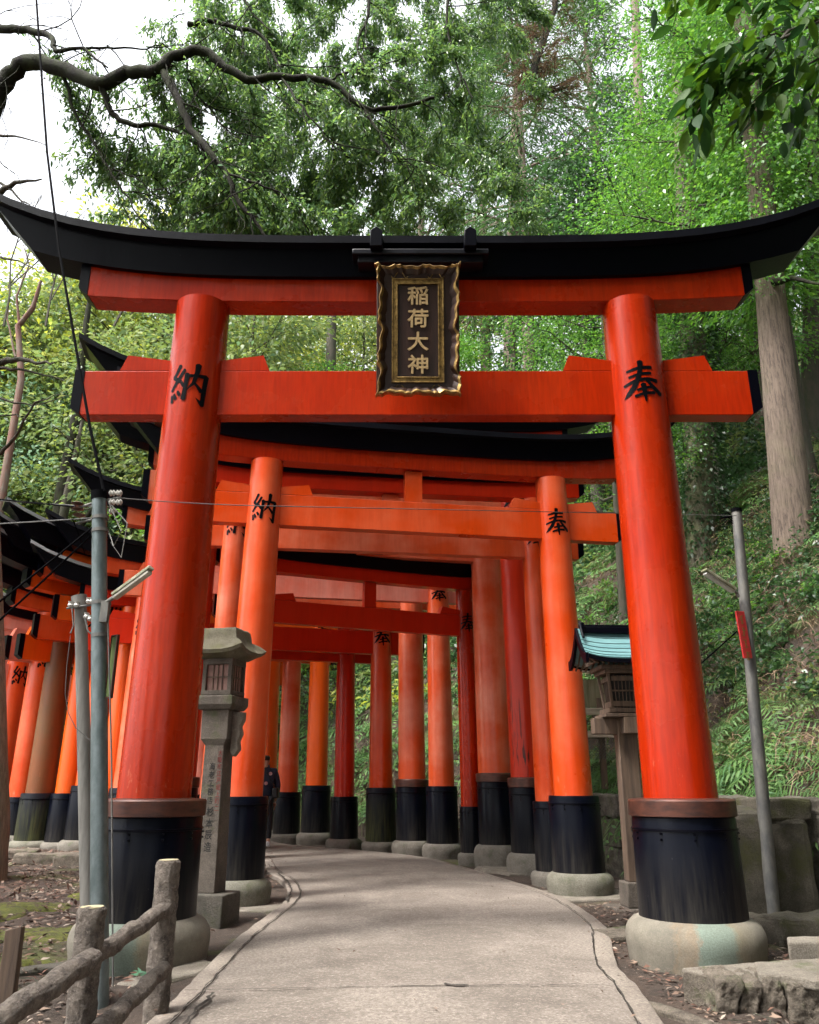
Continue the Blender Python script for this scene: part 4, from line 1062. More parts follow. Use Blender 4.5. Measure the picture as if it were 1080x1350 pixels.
# ------------------------------------------------------------------ utility poles, lamps, wires
def utility_left():
    base = at(136, 1310, 5.45); top = at(131, 650, 5.45); O = Vector((base.x, base.y, -.1))
    g = thing('utility_pole', 'grey steel utility pole with black cap and insulators in front of the left pillar', 'utility pole', O)
    K = 8; b0 = Vector((0, 0, -.1)); t0 = top-O
    MB().tube([b0.lerp(t0, k/K) for k in range(K+1)], [.056-.006*k/K for k in range(K+1)], 24).build('shaft', M_steel, g)
    d = (t0-b0).normalized()
    MB().tube([t0-d*.05, t0+d*.012], .056, 24).build('cap', M_cable, g)
    def on(px, py, Y=5.45): return at(px, py, Y)-O
    # bands
    mb = MB()
    for py in (683, 795, 838, 700):
        p_ = on(132, py); mb.tube([p_-d*.012, p_+d*.012], .058, 20)
    mb.build('bands', M_steel_dark, g)
    # insulators right of the top and left
    for (px, py) in ((148, 650), (157, 650), (148, 662), (157, 662), (148, 674)):
        p_ = on(px, py); mb = MB()
        mb.tube([p_-Vector((.022, 0, 0)), p_-Vector((.010, 0, 0)), p_, p_+Vector((.010, 0, 0)), p_+Vector((.022, 0, 0))], [.010, .024, .012, .024, .010], 12)
        mb.build('insulator', M_porcelain, g)
    for (px, py) in ((102, 664), (102, 671), (104, 679)):
        p_ = on(px, py); mb = MB(); mb.tube([p_-Vector((0, 0, .012)), p_, p_+Vector((0, 0, .012))], [.02, .045, .02], 12); mb.build('insulator', M_porc_brown, g)
    mb = MB(); mb.tube([on(95, 672), on(128, 662), on(160, 656)], .010, 6); mb.tube([on(100, 690), on(130, 683)], .008, 6)
    mb.tube([on(140, 655), on(160, 700, 5.4), on(150, 720, 5.4), on(143, 700)], .004, 5); mb.tube([on(142, 660), on(168, 690, 5.4), on(160, 735, 5.4), on(146, 715)], .004, 5)
    mb.build('bracket', M_steel_dark, g)
    # cable pipe alongside
    mb = MB(); mb.tube([on(142, 800, 5.38), on(147, 1000, 5.38), on(149, 1300, 5.38)], .006, 6); mb.build('conduit', M_steel_dark, g)
    # lamp
    L = thing('street_lamp', 'dirty tube lamp slanting up from the left utility pole across the pillar', 'lamp', at(140, 795, 5.38))
    OL = Vector(L.location); a = at(150, 788, 5.36)-OL; b = at(199, 752, 5.25)-OL; dd = (b-a).normalized()
    mb = MB(); mb.tube([(0, 0, -.06), (.0, -.01, .0), a+dd*.02], .014, 8); mb.box((0, 0, -.06), (.05, .05, .14)); mb.build('arm', M_steel_dark, L)
    M3 = dd.to_track_quat('X', 'Z').to_matrix(); c = (a+b)/2; ln = (b-a).length
    mb = MB(); mb.box(c+Vector((0, 0, .018)), (ln, .055, .022), M3); mb.box(c+Vector((0, 0, .032)), (ln*.96, .030, .012), M3)
    mb.build('lamp_casing', M_lampbody, L, bevel=.004)
    mb = MB(); mb.box(c+Vector((0, 0, -.006)), (ln*.97, .045, .028), M3); mb.build('lamp_cover', simple('frosted lamp cover', (.50, .46, .38), .4, bs=0), L, bevel=.008)
    # narrow green board
    S = thing('hanging_board', 'narrow brown edged green board fixed to the left utility pole', 'board', at(143, 920, 5.42))
    OS = Vector(S.location); z1 = at(143, 838, 5.42).z-OS.z
    mb = MB(); M3 = Matrix.Rotation(R(-35), 3, 'Z')
    mb.box((.0, 0, z1/2), (.060, .010, z1*.96), M3); mb.build('panel', M_signgreen, S)
    mb = MB()
    for sx in (-1, 1): mb.box(M3 @ Vector((sx*.030, 0, z1/2)), (.008, .02, z1), M3)
    for zz in (0, z1): mb.box((0, 0, zz), (.066, .02, .008), M3)
    mb.build('board_frame', M_collar, S)
    # slimmer concrete pole behind
    b2 = at(128, 1215, 6.0); t2 = at(106, 785, 6.0); O2 = Vector((b2.x, b2.y, 0))
    g2 = thing('service_pole', 'slim concrete service pole with white insulators, left of the steel utility pole', 'utility pole', O2)
    a = Vector((0, 0, -.1)); b = t2-O2
    MB().tube([a.lerp(b, k/6) for k in range(7)], [.050-.006*k/6 for k in range(7)], 20).build('shaft', M_conc_pole, g2)
    for k, (px, py) in enumerate(((93, 797), (101, 797), (117, 792), (121, 792), (114, 812), (119, 815))):
        p_ = at(px, py, 5.93)-O2; mb = MB(); mb.tube([p_-Vector((0, 0, .022)), p_-Vector((0, 0, .006)), p_+Vector((0, 0, .008)), p_+Vector((0, 0, .022))], [.012, .022, .014, .020], 10)
        mb.build('insulator', M_porcelain, g2)
    mb = MB()
    mb.tube([at(88, 802, 5.93)-O2, at(125, 797, 5.93)-O2], .008, 6)
    mb.tube([at(104, 786, 6)-O2, at(106, 800, 6)-O2], .056, 14)
    mb.tube([at(95, 802, 5.9)-O2, at(97, 825, 5.9)-O2, at(93, 835, 5.9)-O2], .006, 5)
    mb.tube([at(112, 815, 5.9)-O2, at(116, 832, 5.9)-O2, at(121, 836, 5.9)-O2, at(122, 1000, 5.9)-O2, at(127, 1180, 5.9)-O2], .007, 6)
    mb.build('fittings', M_steel_dark, g2)
    p_ = at(93, 829, 5.9); f = MB(); f.tube([Vector((0, 0, -.03)), Vector((0, 0, .03))], .014, 8)
utility_left()
def sag(a, b, s, n=16):
    return [a.lerp(b, k/n)-Vector((0, 0, s*4*(k/n)*(1-k/n))) for k in range(n+1)]
def wires():
    specs = [
     ('overhead_cable', 'thick black cable hanging from the sky down to the left utility pole', [at(44, -60, 6.6), at(52, 60, 6.35), at(62, 200, 6.1), at(78, 330, 5.9), at(97, 440, 5.7), at(118, 560, 5.55), at(137, 648, 5.42)], .012),
     ('overhead_wire', 'long thin wire from left pole crossing the gates to the right pole', sag(at(150, 656, 5.5), at(350, 667, 5.7), .01)+sag(at(350, 667, 5.7), at(972, 680, 8.4), .0)[1:], .0035),
     ('overhead_wire', 'upper thin wire running left from the utility pole', sag(at(128, 668, 5.5), at(-160, 640, 7.5), .03), .005),
     ('overhead_wire', 'middle wire running left from the brown insulators', sag(at(100, 668, 5.5), at(-160, 636, 7.8), .02), .006),
     ('overhead_wire', 'lower pale wire running left from the pole band', sag(at(120, 683, 5.5), at(-160, 697, 7.0), .01), .005),
     ('stay_cable', 'black stay cable slanting down left from the utility pole, upper of a pair', sag(at(128, 690, 5.45), at(-150, 905, 4.7), .02), .007),
     ('stay_cable', 'black stay cable slanting down left from the utility pole, lower of a pair', sag(at(126, 700, 5.45), at(-150, 945, 4.7), .03), .007),
     ('loose_wire', 'thin loose wire curling down from the white insulators over the orange pillars', [at(93, 838, 5.9), at(88, 880, 5.9), at(86, 915, 5.9), at(90, 940, 5.9), at(100, 960, 5.9), at(121, 978, 5.9)], .003),
     ('loose_wire', 'short black wire looping from the pole to the roof tips', [at(96, 684, 5.5), at(104, 705, 5.6), at(112, 730, 5.8)], .004),
     ('overhead_wire', 'black wire slanting down left from the right steel pole behind the pillar', sag(at(972, 832, 8.4), at(850, 935, 9.5), .02), .008)]
    for nm_, lab, pts, r_ in specs:
        mb = MB(); o = pts[0]; mb.tube([p_-o for p_ in pts], r_, 6)
        ob = mb.build(nm_, M_cable if 'pale' not in lab and 'thin' not in lab else M_rope, None); ob.location = o
        tag(ob, lab, 'wire')
wires()
def right_pole():
    Y = 8.5; base = at(1019, 1208, Y); top = at(971, 672, Y); O = Vector((base.x, Y, -.08))
    g = thing('steel_pole', 'leaning grey steel pole carrying a small lamp and red sign, right of the front gate', 'pole', O)
    a = Vector((0, 0, -.1)); b = top-O
    MB().tube([a.lerp(b, k/8) for k in range(9)], [.066-.014*k/8 for k in range(9)], 20).build('shaft', M_steel_dark, g)
    d = (b-a).normalized(); MB().tube([b-d*.03, b+d*.01], .058, 16).build('cap', M_cable, g)
    mb = MB(); P = lambda px, py, y=Y: at(px, py, y)-O
    mb.tube([P(950, 683), P(968, 680)], .012, 6)
    for q in range(4): mb.tube([P(948+q*1.5, 680+q*4), P(960, 676+q*3), P(970, 684+q*3)], .006, 5)
    mb.build('wire_bracket', M_cable, g)
    L = thing('street_lamp', 'thin white tube lamp slanting up left from the right steel pole', 'lamp', at(972, 782, Y-.06)); OL = Vector(L.location)
    p0 = at(928, 753, Y-.2)-OL; p1 = at(968, 779, Y-.08)-OL; dd = (p1-p0).normalized(); M3 = dd.to_track_quat('X', 'Z').to_matrix(); c = (p0+p1)/2; ln = (p1-p0).length
    mb = MB(); mb.box(c+Vector((0, 0, .012)), (ln, .09, .03), M3); mb.build('lamp_casing', M_lampbody, L, bevel=.005)
    mb = MB(); mb.box(c+Vector((0, 0, -.018)), (ln*.95, .06, .03), M3); mb.build('lamp_cover', simple('white lamp cover', (.62, .60, .56), .4, bs=0), L, bevel=.008)
    mb = MB(); mb.tube([p1-dd*.02, Vector((0, 0, 0)), Vector((.01, 0, -.04))], .016, 8); mb.build('arm', M_steel_dark, L)
    S = thing('red_sign', 'narrow red sign with worn vertical writing on the right steel pole', 'sign', at(986, 868, Y-.08)); OS = Vector(S.location)
    t = at(975, 806, Y-.08)-OS
    dirz = t.normalized(); M3 = dirz.to_track_quat('Z', 'Y').to_matrix(); M3 = Matrix.Rotation(math.atan2(t.x, t.z), 3, 'Y') @ Matrix.Rotation(R(18), 3, 'Z')
    S.rotation_euler = M3.to_euler(); h = t.length
    MB().box((0, 0, h/2), (.105, .02, h)).build('board', M_signred, S, bevel=.003)
    mb = MB(); r_ = random.Random(2)
    for k in range(4):   # worn strokes, no longer readable
        zc_ = h-.09-.125*k
        for q in range(4): mb.box((r_.uniform(-.008, .008), -.0115, zc_+.036-.024*q), (r_.uniform(.02, .05), .002, .008), Matrix.Rotation(r_.uniform(-.3, .3), 3, 'Y'))
        mb.box((0, -.0122, zc_), (.008, .002, .09))
    mb.build('worn_writing', M_signgold, S)
right_pole()

# ------------------------------------------------------------------ person walking beyond the second gate
def person():
    Y = 17.0; c = at(346, 1112, Y)
    g = thing('person', 'person in a navy jacket with round patches walking away behind the second gate', 'person', (c.x-.02, Y, 0), R(12))
    def skin(name, verts, edges, rad, mat, parent, sub=2):
        me = bpy.data.meshes.new(name); me.from_pydata(verts, edges, []); me.materials.append(mat)
        o = bpy.data.objects.new(name, me); link(o, parent)
        m = o.modifiers.new('skin', 'SKIN'); m.use_smooth_shade = True
        for i, r_ in enumerate(rad):
            r_ = r_ if isinstance(r_, tuple) else (r_, r_)
            me.skin_vertices[0].data[i].radius = r_
        me.skin_vertices[0].data[0].use_root = True
        s_ = o.modifiers.new('sub', 'SUBSURF'); s_.levels = s_.render_levels = sub
        return o
    V = [(0, 0, .94), (0, 0, 1.12), (0, -.01, 1.32), (0, 0, 1.44), (0, .0, 1.52), (0, .01, 1.60), (0, .01, 1.69),
         (-.17, 0, 1.40), (-.24, .02, 1.14), (-.23, .10, .92), (-.225, .13, .84), (.17, 0, 1.40), (.24, -.02, 1.14), (.23, .04, .91), (.225, .06, .83),
         (-.10, 0, .88), (-.11, .10, .50), (-.11, .02, .09), (-.11, .13, .04), (.10, 0, .88), (.11, -.06, .50), (.11, -.20, .12), (.11, -.11, .05),
         (0, .115, 1.60), (-.085, .01, 1.60), (.085, .01, 1.60)]
    E = [(0, 1), (1, 2), (2, 3), (3, 4), (4, 5), (5, 6), (2, 7), (7, 8), (8, 9), (9, 10), (2, 11), (11, 12), (12, 13), (13, 14), (0, 15), (15, 16), (16, 17), (17, 18), (0, 19), (19, 20), (20, 21), (21, 22), (5, 23), (5, 24), (5, 25)]
    rad = [(.14, .10), (.12, .09), (.15, .10), (.07, .07), .05, (.08, .095), (.06, .07), .055, .042, .032, .028, .055, .042, .032, .028, .085, .055, .042, .03, .085, .055, .042, .03, .012, .012, .012]
    skin('body', V, E, rad, M_skin, g)
    for sx, hy in ((-1, .13), (1, .06)):
        hv = [(sx*.225, hy, .83), (sx*.225, hy+.01, .765)]; he = [(0, 1)]; hr = [(.03, .022), (.034, .02)]
        for q in range(4):
            k = len(hv); yy = hy-.025+.018*q; l = (.028, .034, .032, .024)[q]
            hv += [(sx*.222, yy, .738), (sx*.216, yy, .738-l), (sx*.205, yy, .738-1.8*l)]; he += [(1, k), (k, k+1), (k+1, k+2)]; hr += [.009, .008, .007]
        k = len(hv); hv += [(sx*.215, hy+.035, .775), (sx*.208, hy+.045, .745)]; he += [(0, k), (k, k+1)]; hr += [.010, .008]
        skin('hand', hv, he, hr, M_skin, g, 1)
    J = [(0, 0, .86), (0, 0, 1.1), (0, -.01, 1.33), (0, 0, 1.45), (0, -.02, 1.50), (-.19, 0, 1.40), (-.26, .02, 1.14), (-.24, .10, .90), (.19, 0, 1.40), (.26, -.02, 1.14), (.24, .04, .89)]
    skin('jacket', J, [(0, 1), (1, 2), (2, 3), (3, 4), (2, 5), (5, 6), (6, 7), (2, 8), (8, 9), (9, 10)],
         [(.21, .15), (.19, .14), (.20, .14), (.12, .11), (.085, .085), .085, .065, .052, .085, .065, .052], M_jacket, g)
    skin('trousers', [(0, 0, .92), (-.10, 0, .86), (-.11, .10, .50), (-.11, .02, .12), (.10, 0, .86), (.11, -.06, .50), (.11, -.19, .15)],
         [(0, 1), (1, 2), (2, 3), (0, 4), (4, 5), (5, 6)], [(.15, .12), .105, .08, .07, .105, .08, .07], M_trousers, g)
    mb = MB()
    for sx, yy, zz in ((-1, .07, .0), (1, -.14, .03)):
        mb = MB(); mb.loft([[(sx*.11-.045, yy-.12, zz), (sx*.11+.045, yy-.12, zz), (sx*.11+.04, yy-.11, zz+.10), (sx*.11-.04, yy-.11, zz+.10)],
                            [(sx*.11-.05, yy+.04, zz), (sx*.11+.05, yy+.04, zz), (sx*.11+.042, yy+.04, zz+.09), (sx*.11-.042, yy+.04, zz+.09)],
                            [(sx*.11-.035, yy+.15, zz), (sx*.11+.035, yy+.15, zz), (sx*.11+.03, yy+.14, zz+.04), (sx*.11-.03, yy+.14, zz+.04)]])
        mb.build('shoe', M_shoe, g, bevel=.02)
    skin('hair', [(0, -.01, 1.60), (0, -.005, 1.665), (0, -.015, 1.71)], [(0, 1), (1, 2)], [(.097, .10), (.098, .11), (.075, .085)], M_hair, g)
    mb = MB()
    for (x, z) in ((.10, 1.36), (.02, 1.18)):
        mb.lathe([(.001, 0), (.035, 0), (.035, .006), (.001, .007)], n=14)
        vs = mb.v[-56:]; mb.v[-56:] = [(x+p_[0], -.158-p_[2], z+p_[1]) for p_ in vs]
    mb.build('jacket_patches', M_patch_red, g)
    # shoulder bag
    b = thing('shoulder_bag', 'small black bag carried by the person in the navy jacket', 'bag', (c.x+.22, Y-.08, 1.0))
    MB().box((0, 0, 0), (.12, .24, .2)).build('bag_body', M_bag, b, bevel=.03)
    MB().tube([(-.0, -.1, .1), (-.12, -.12, .28), (-.26, -.06, .50), (-.26, .1, .48), (-.1, .12, .25), (0, .1, .1)], .012, 6).build('strap', M_bag, b)
person()

# ================================================================== vegetation
rng = np.random.default_rng(7)
def in_view(x, y, z, m=1.15):
    """keeps only what the photo, or a step to either side of it, could see"""
    t = y*CP+(z-CAMZ)*SP; u = x/np.maximum(t, .1); v = (-(y)*SP+(z-CAMZ)*CP)/np.maximum(t, .1)
    return (t > .5) & (np.abs(u) < .5*m+.05+.9/np.maximum(t, 1)) & (np.abs(v) < .625*m+.05)

def fern_arrays(n_fr, size, rg, K=15):
    """one fern plant, arrays of vertices and quads"""
    Vs = []; 
    for f in range(n_fr):
        az = 2*math.pi*f/n_fr+rg.uniform(-.4, .4); L = size*rg.uniform(.7, 1.15); el = rg.uniform(.35, 1.0)
        hd = np.array([math.cos(az), math.sin(az), 0]); sd = np.array([-math.sin(az), math.cos(az), 0])
        prev = None
        for k in range(K+1):
            t = k/K; p = hd*L*(t*math.cos(el*.8)+.25*t*t)+np.array([0, 0, 1])*L*(math.sin(el)*t-.75*t*t)
            if prev is not None:
                dr = p-prev; dr /= np.linalg.norm(dr)+1e-9
                w = .012*size*(1-t*.7); Vs.append([prev-sd*w*.5, prev+sd*w*.5, p+sd*w*.4, p-sd*w*.4])
                ln = L*.24*math.sin(math.pi*min(1, .12+t*.88))**.7*(1.05-t*.35)
                if t > .08:
                    for sg in (-1, 1):
                        d = sd*sg*.92+dr*.35-np.array([0, 0, .18]); wv = dr*(L/K*.36)
                        Vs.append([prev+wv*.1, prev+d*ln*.45+wv*.9, prev+d*ln+np.array([0, 0, -ln*.12]), prev+d*ln*.45-wv*.5])
            prev = p
    return np.array(Vs)    # (q,4,3)
def place_many(protos, P, S, rg, tilt=None):
    out = []
    for i in range(len(P)):
        A = protos[i % len(protos)]*S[i]; a = rg.uniform(0, 6.28); c, s_ = math.cos(a), math.sin(a)
        Rm = np.array([[c, -s_, 0], [s_, c, 0], [0, 0, 1]])
        A = A @ Rm.T
        if tilt is not None: A = A + np.stack([np.zeros(A.shape[:2]), np.zeros(A.shape[:2]), (A[..., 0]*tilt[i, 0]+A[..., 1]*tilt[i, 1])], -1)
        out.append(A+P[i])
    return np.concatenate(out, 0)
def quads_obj(name, A, mat, label, cat, kind='stuff'):
    V = A.reshape(-1, 3); o = np_mesh(name, V, np.arange(len(V)).reshape(-1, 4), mat)
    tag(o, label, cat, None, kind); return o
def scatter_bank(n, ymin, ymax, dmin, dmax, xr=(-12, 14)):
    x = rng.uniform(xr[0], xr[1], n*8); y = rng.uniform(ymin, ymax, n*8); d = sdist(x, y); z = terr(x, y)
    k = (d > dmin) & (d < dmax) & in_view(x, y, z+.2); x, y, z = x[k][:n], y[k][:n], z[k][:n]
    return np.stack([x, y, z], 1)
def slope_tilt(P):
    e = .3; gx = (terr(P[:, 0]+e, P[:, 1])-terr(P[:, 0]-e, P[:, 1]))/(2*e); gy = (terr(P[:, 0], P[:, 1]+e)-terr(P[:, 0], P[:, 1]-e))/(2*e)
    return np.stack([gx, gy], 1)*.45

# ferns: near bank and far bank
prot = [fern_arrays(8, .62, rng) for _ in range(5)]
Pn = scatter_bank(800, 6.5, 18, .2, 6.5)
# leave bare, dry patches
keep = ((wob(Pn[:, 0]*1.7+3, Pn[:, 1]*1.7) > -.15) | (rng.random(len(Pn)) < .2)) & ((Pn[:, 2] < 3.0) | (rng.random(len(Pn)) < .35))
Pn = Pn[keep]
quads_obj('fern_bank', place_many(prot, Pn, np.where(rng.random(len(Pn)) < .45, rng.uniform(1.2, 1.75, len(Pn)), rng.uniform(.5, 1.1, len(Pn))), rng, slope_tilt(Pn)), ML['fern'], 'pale green ferns covering the steep bank to the right of the gates', 'ferns')
prot2 = [fern_arrays(7, .62, rng, 8) for _ in range(4)]
Pf = scatter_bank(950, 17, 34, .2, 9)
quads_obj('fern_bank', place_many(prot2, Pf, rng.uniform(.9, 1.9, len(Pf)), rng, slope_tilt(Pf)), ML['fern'], 'ferns on the bank seen between the pillars at the bend', 'ferns')

# dry stalks and dead fronds
def stalks(P, n_per, L0, L1, mat, label):
    n = len(P)*n_per; Q = np.repeat(P, n_per, 0)+rng.normal(0, .22, (n, 3))*np.array([1, 1, .25])
    D = rng.normal(size=(n, 3)); D[:, 2] = np.abs(D[:, 2])*.5-.35
    L = rng.uniform(L0, L1, n); V, Fq = leaf_arrays(Q+np.array([0, 0, .12]), D, L, L*.012+.006, rng, .35)
    o = np_mesh('dry_stalks', V, Fq, mat); tag(o, label, 'dry stalks', None, 'stuff')
Pd = scatter_bank(1200, 6.5, 24, .1, 8)
Pd = Pd[(wob(Pd[:, 0]*1.1+2, Pd[:, 2]*1.4) > -.1) | (Pd[:, 2] > 2.6)]
stalks(Pd, 34, .10, .42, ML['dry'], 'brown dry stalks and dead fronds hanging over the bank')

# low leafy cover on the whole hillside
def cover(n, ymin, ymax, dmin, dmax, xr, rad, nleaf, leaf, mat, label, flat=.7, thr=None, off=0.0):
    P = scatter_bank(n, ymin, ymax, dmin, dmax, xr)
    if thr is not None:
        P = P[wob(P[:, 0]*.8+off, P[:, 1]*.8-off) > thr]
    R_ = rng.uniform(rad[0], rad[1], len(P)); m = nleaf
    G = rng.normal(size=(len(P), m, 3)); G /= np.linalg.norm(G, axis=2, keepdims=True)
    G *= (rng.random((len(P), m, 1))**.4); G[..., 2] = np.abs(G[..., 2])*flat
    # lumpy outline
    ph = rng.uniform(0, 6.28, (len(P), 1)); az = np.arctan2(G[..., 1], G[..., 0]); lump = 1+.28*np.sin(3*az+ph)+.2*np.sin(5*az-ph)
    Q = P[:, None, :]+G*R_[:, None, None]*lump[..., None]+np.array([0, 0, .05])
    Q = Q.reshape(-1, 3); D = G.reshape(-1, 3)+rng.normal(0, .7, (len(Q), 3))+np.array([0, -.1, -.2])
    L = rng.uniform(leaf[0], leaf[1], len(Q)); V, Fq = leaf_arrays(Q, D, L, L*.5, rng, .2)
    o = np_mesh('undergrowth', V, Fq, mat); tag(o, label, 'undergrowth', None, 'stuff')
cover(700, 7, 20, 1.0, 12, (-4, 16), (.2, .6), 90, (.05, .12), ML['dark'], 'dark low shrubs growing on the right bank', thr=-.1)
cover(430, 7, 22, .6, 12, (-4, 16), (.2, .5), 90, (.05, .10), ML['olive'], 'olive low shrubs growing on the right bank', thr=.0, off=4)
cover(240, 8, 22, .4, 9, (-4, 14), (.15, .4), 80, (.06, .12), ML['bright'], 'bright green seedlings growing on the right bank', thr=.1, off=9)
cover(900, 24, 62, .8, 40, (-42, 30), (.5, 1.5), 130, (.14, .30), ML['olive'], 'olive shrubs covering the hillside behind the gates')
cover(650, 24, 62, .8, 40, (-42, 10), (.5, 1.5), 130, (.14, .30), ML['yellow'], 'yellow green shrubs on the hillside at left behind the gates', thr=-.1, off=2)
cover(380, 24, 62, .8, 40, (-42, 10), (.5, 1.4), 130, (.14, .28), ML['blue'], 'blue green shrubs on the hillside at left behind the gates', thr=.05, off=6)
cover(600, 20, 55, 2, 40, (0, 34), (.5, 1.5), 130, (.14, .28), ML['dark'], 'dark shrubs on the hillside at right behind the gates')

# fallen leaves and twigs on the soil
def litter(n, xr, yr, label, dmax=-.02, L=(.03, .10)):
    x = rng.uniform(*xr, n*3); y = rng.uniform(*yr, n*3); z = terr(x, y); d = sdist(x, y)
    k = (d < dmax) & in_view(x, y, z); x, y, z = x[k][:n], y[k][:n], z[k][:n]
    D = rng.normal(size=(len(x), 3)); D[:, 2] *= .22; ll = rng.uniform(*L, len(x))
    V, Fq = leaf_arrays(np.stack([x, y, z+.012+rng.random(len(x))*.015], 1), D, ll, ll*.42, rng, .0, flat=3)
    o = np_mesh('leaf_litter', V, Fq, ML['litter']); tag(o, label, 'fallen leaves', None, 'stuff')
litter(11000, (-9, -1.7), (3.5, 16), 'fallen brown leaves on the soil left of the path')
litter(4200, (1.5, 5.0), (3.8, 9.5), 'fallen brown leaves on the soil right of the path', L=(.02, .07))
n_ = 150; x = rng.uniform(-1.3, 1.7, n_); y = rng.uniform(4.2, 13, n_); x = np.where(rng.random(n_) < .7, np.sign(x)*np.abs(x)**.3*1.35, x)
D = rng.normal(size=(n_, 3)); D[:, 2] *= .1; ll = rng.uniform(.02, .05, n_)
V, Fq = leaf_arrays(np.stack([x, y, np.full(n_, .022)], 1), D, ll, ll*.4, rng, 0, flat=4); tag(np_mesh('leaf_litter', V, Fq, ML['litter']), 'small dry leaves scattered on the concrete path', 'fallen leaves', None, 'stuff')
def twigs():
    mb = MB(); r_ = random.Random(3)
    for i in range(220):
        x = r_.uniform(-7, -1.9) if i % 3 else r_.uniform(1.6, 4.2); y = r_.uniform(4, 14) if i % 3 else r_.uniform(4, 8)
        z = float(terr(x, y))+.02; a = r_.uniform(0, 3.14); L = r_.uniform(.12, .5)
        if x > 1.5 and y > 5 and x < 2.9 and (x-2.19)**2+(y-6.66)**2 < .4: continue
        mb.tube([(x, y, z), (x+L*.5*math.cos(a), y+L*.5*math.sin(a), z+.02), (x+L*math.cos(a+.25), y+L*math.sin(a+.25), z)], [.006, .005, .003], 4)
    o = mb.build('fallen_twigs', M_bark_grey, smooth=0); tag(o, 'thin fallen twigs on the soil beside the path', 'twigs', None, 'stuff')
twigs()
def moss_patch(px, py, w, d, lab, seed):
    c = gnd(px, py, .0); zc_ = float(terr(c.x, c.y)); c.z = zc_
    n = 30; r_ = random.Random(seed); ph = [r_.uniform(0, 6) for _ in range(3)]; V = []; Fc = []
    rings = 8
    for j in range(rings+1):
        t = j/rings
        for k in range(n):
            a = 2*math.pi*k/n; q = t*(1+.3*math.sin(2*a+ph[0])+.22*math.sin(3*a+ph[1])+.12*math.sin(7*a+ph[2]))
            x = c.x+q*w/2*math.cos(a); y = c.y+q*d/2*math.sin(a); h = .05*(1-t*t)-.02*(t > .99)
            V.append((x, y, float(terr(x, y))+h+.006*math.sin(x*60)*math.sin(y*60)))
    for j in range(rings):
        for k in range(n): Fc.append((j*n+k, j*n+(k+1) % n, (j+1)*n+(k+1) % n, (j+1)*n+k))
    mb = MB(); mb.add(V, Fc); o = mb.build('moss', M_moss, smooth=60); tag(o, lab, 'moss', None, 'stuff')
moss_patch(75, 1225, .95, 1.1, 'bright moss cushion on the soil between the log fence and the tree', 1)
moss_patch(20, 1200, .8, 1.0, 'bright moss at the left edge below the tree trunk', 2)
moss_patch(45, 1262, .45, .22, 'small moss patch near the stake', 3)
moss_patch(125, 1180, .5, .8, 'moss beside the foot of the utility poles', 4)
moss_patch(1060, 1212, .5, .5, 'moss on the ground at the right edge beside the steel pole', 5)
def seedling():
    g = thing('seedling', 'tiny pale green seedling growing behind the lower fence rail', 'plant', gnd(182, 1322, -.2))
    mb = MB(); mb.tube([(0, 0, 0), (.01, 0, .10), (0, 0, .16)], .003, 5); mb.build('stem', M_bark_grey, g)
    P = np.array([(0, 0, .16)]*7)+rng.normal(0, .01, (7, 3)); D = np.array([(math.cos(a), math.sin(a)*.6, .35) for a in np.linspace(0, 5.6, 7)])
    V, Fq = leaf_arrays(P, D, .065, .035, rng, .1, 'long'); np_mesh('leaves', V, Fq, leafmat('seedling leaves', [(.20, .38, .26), (.16, .33, .22)], .6, .3), g)
seedling()

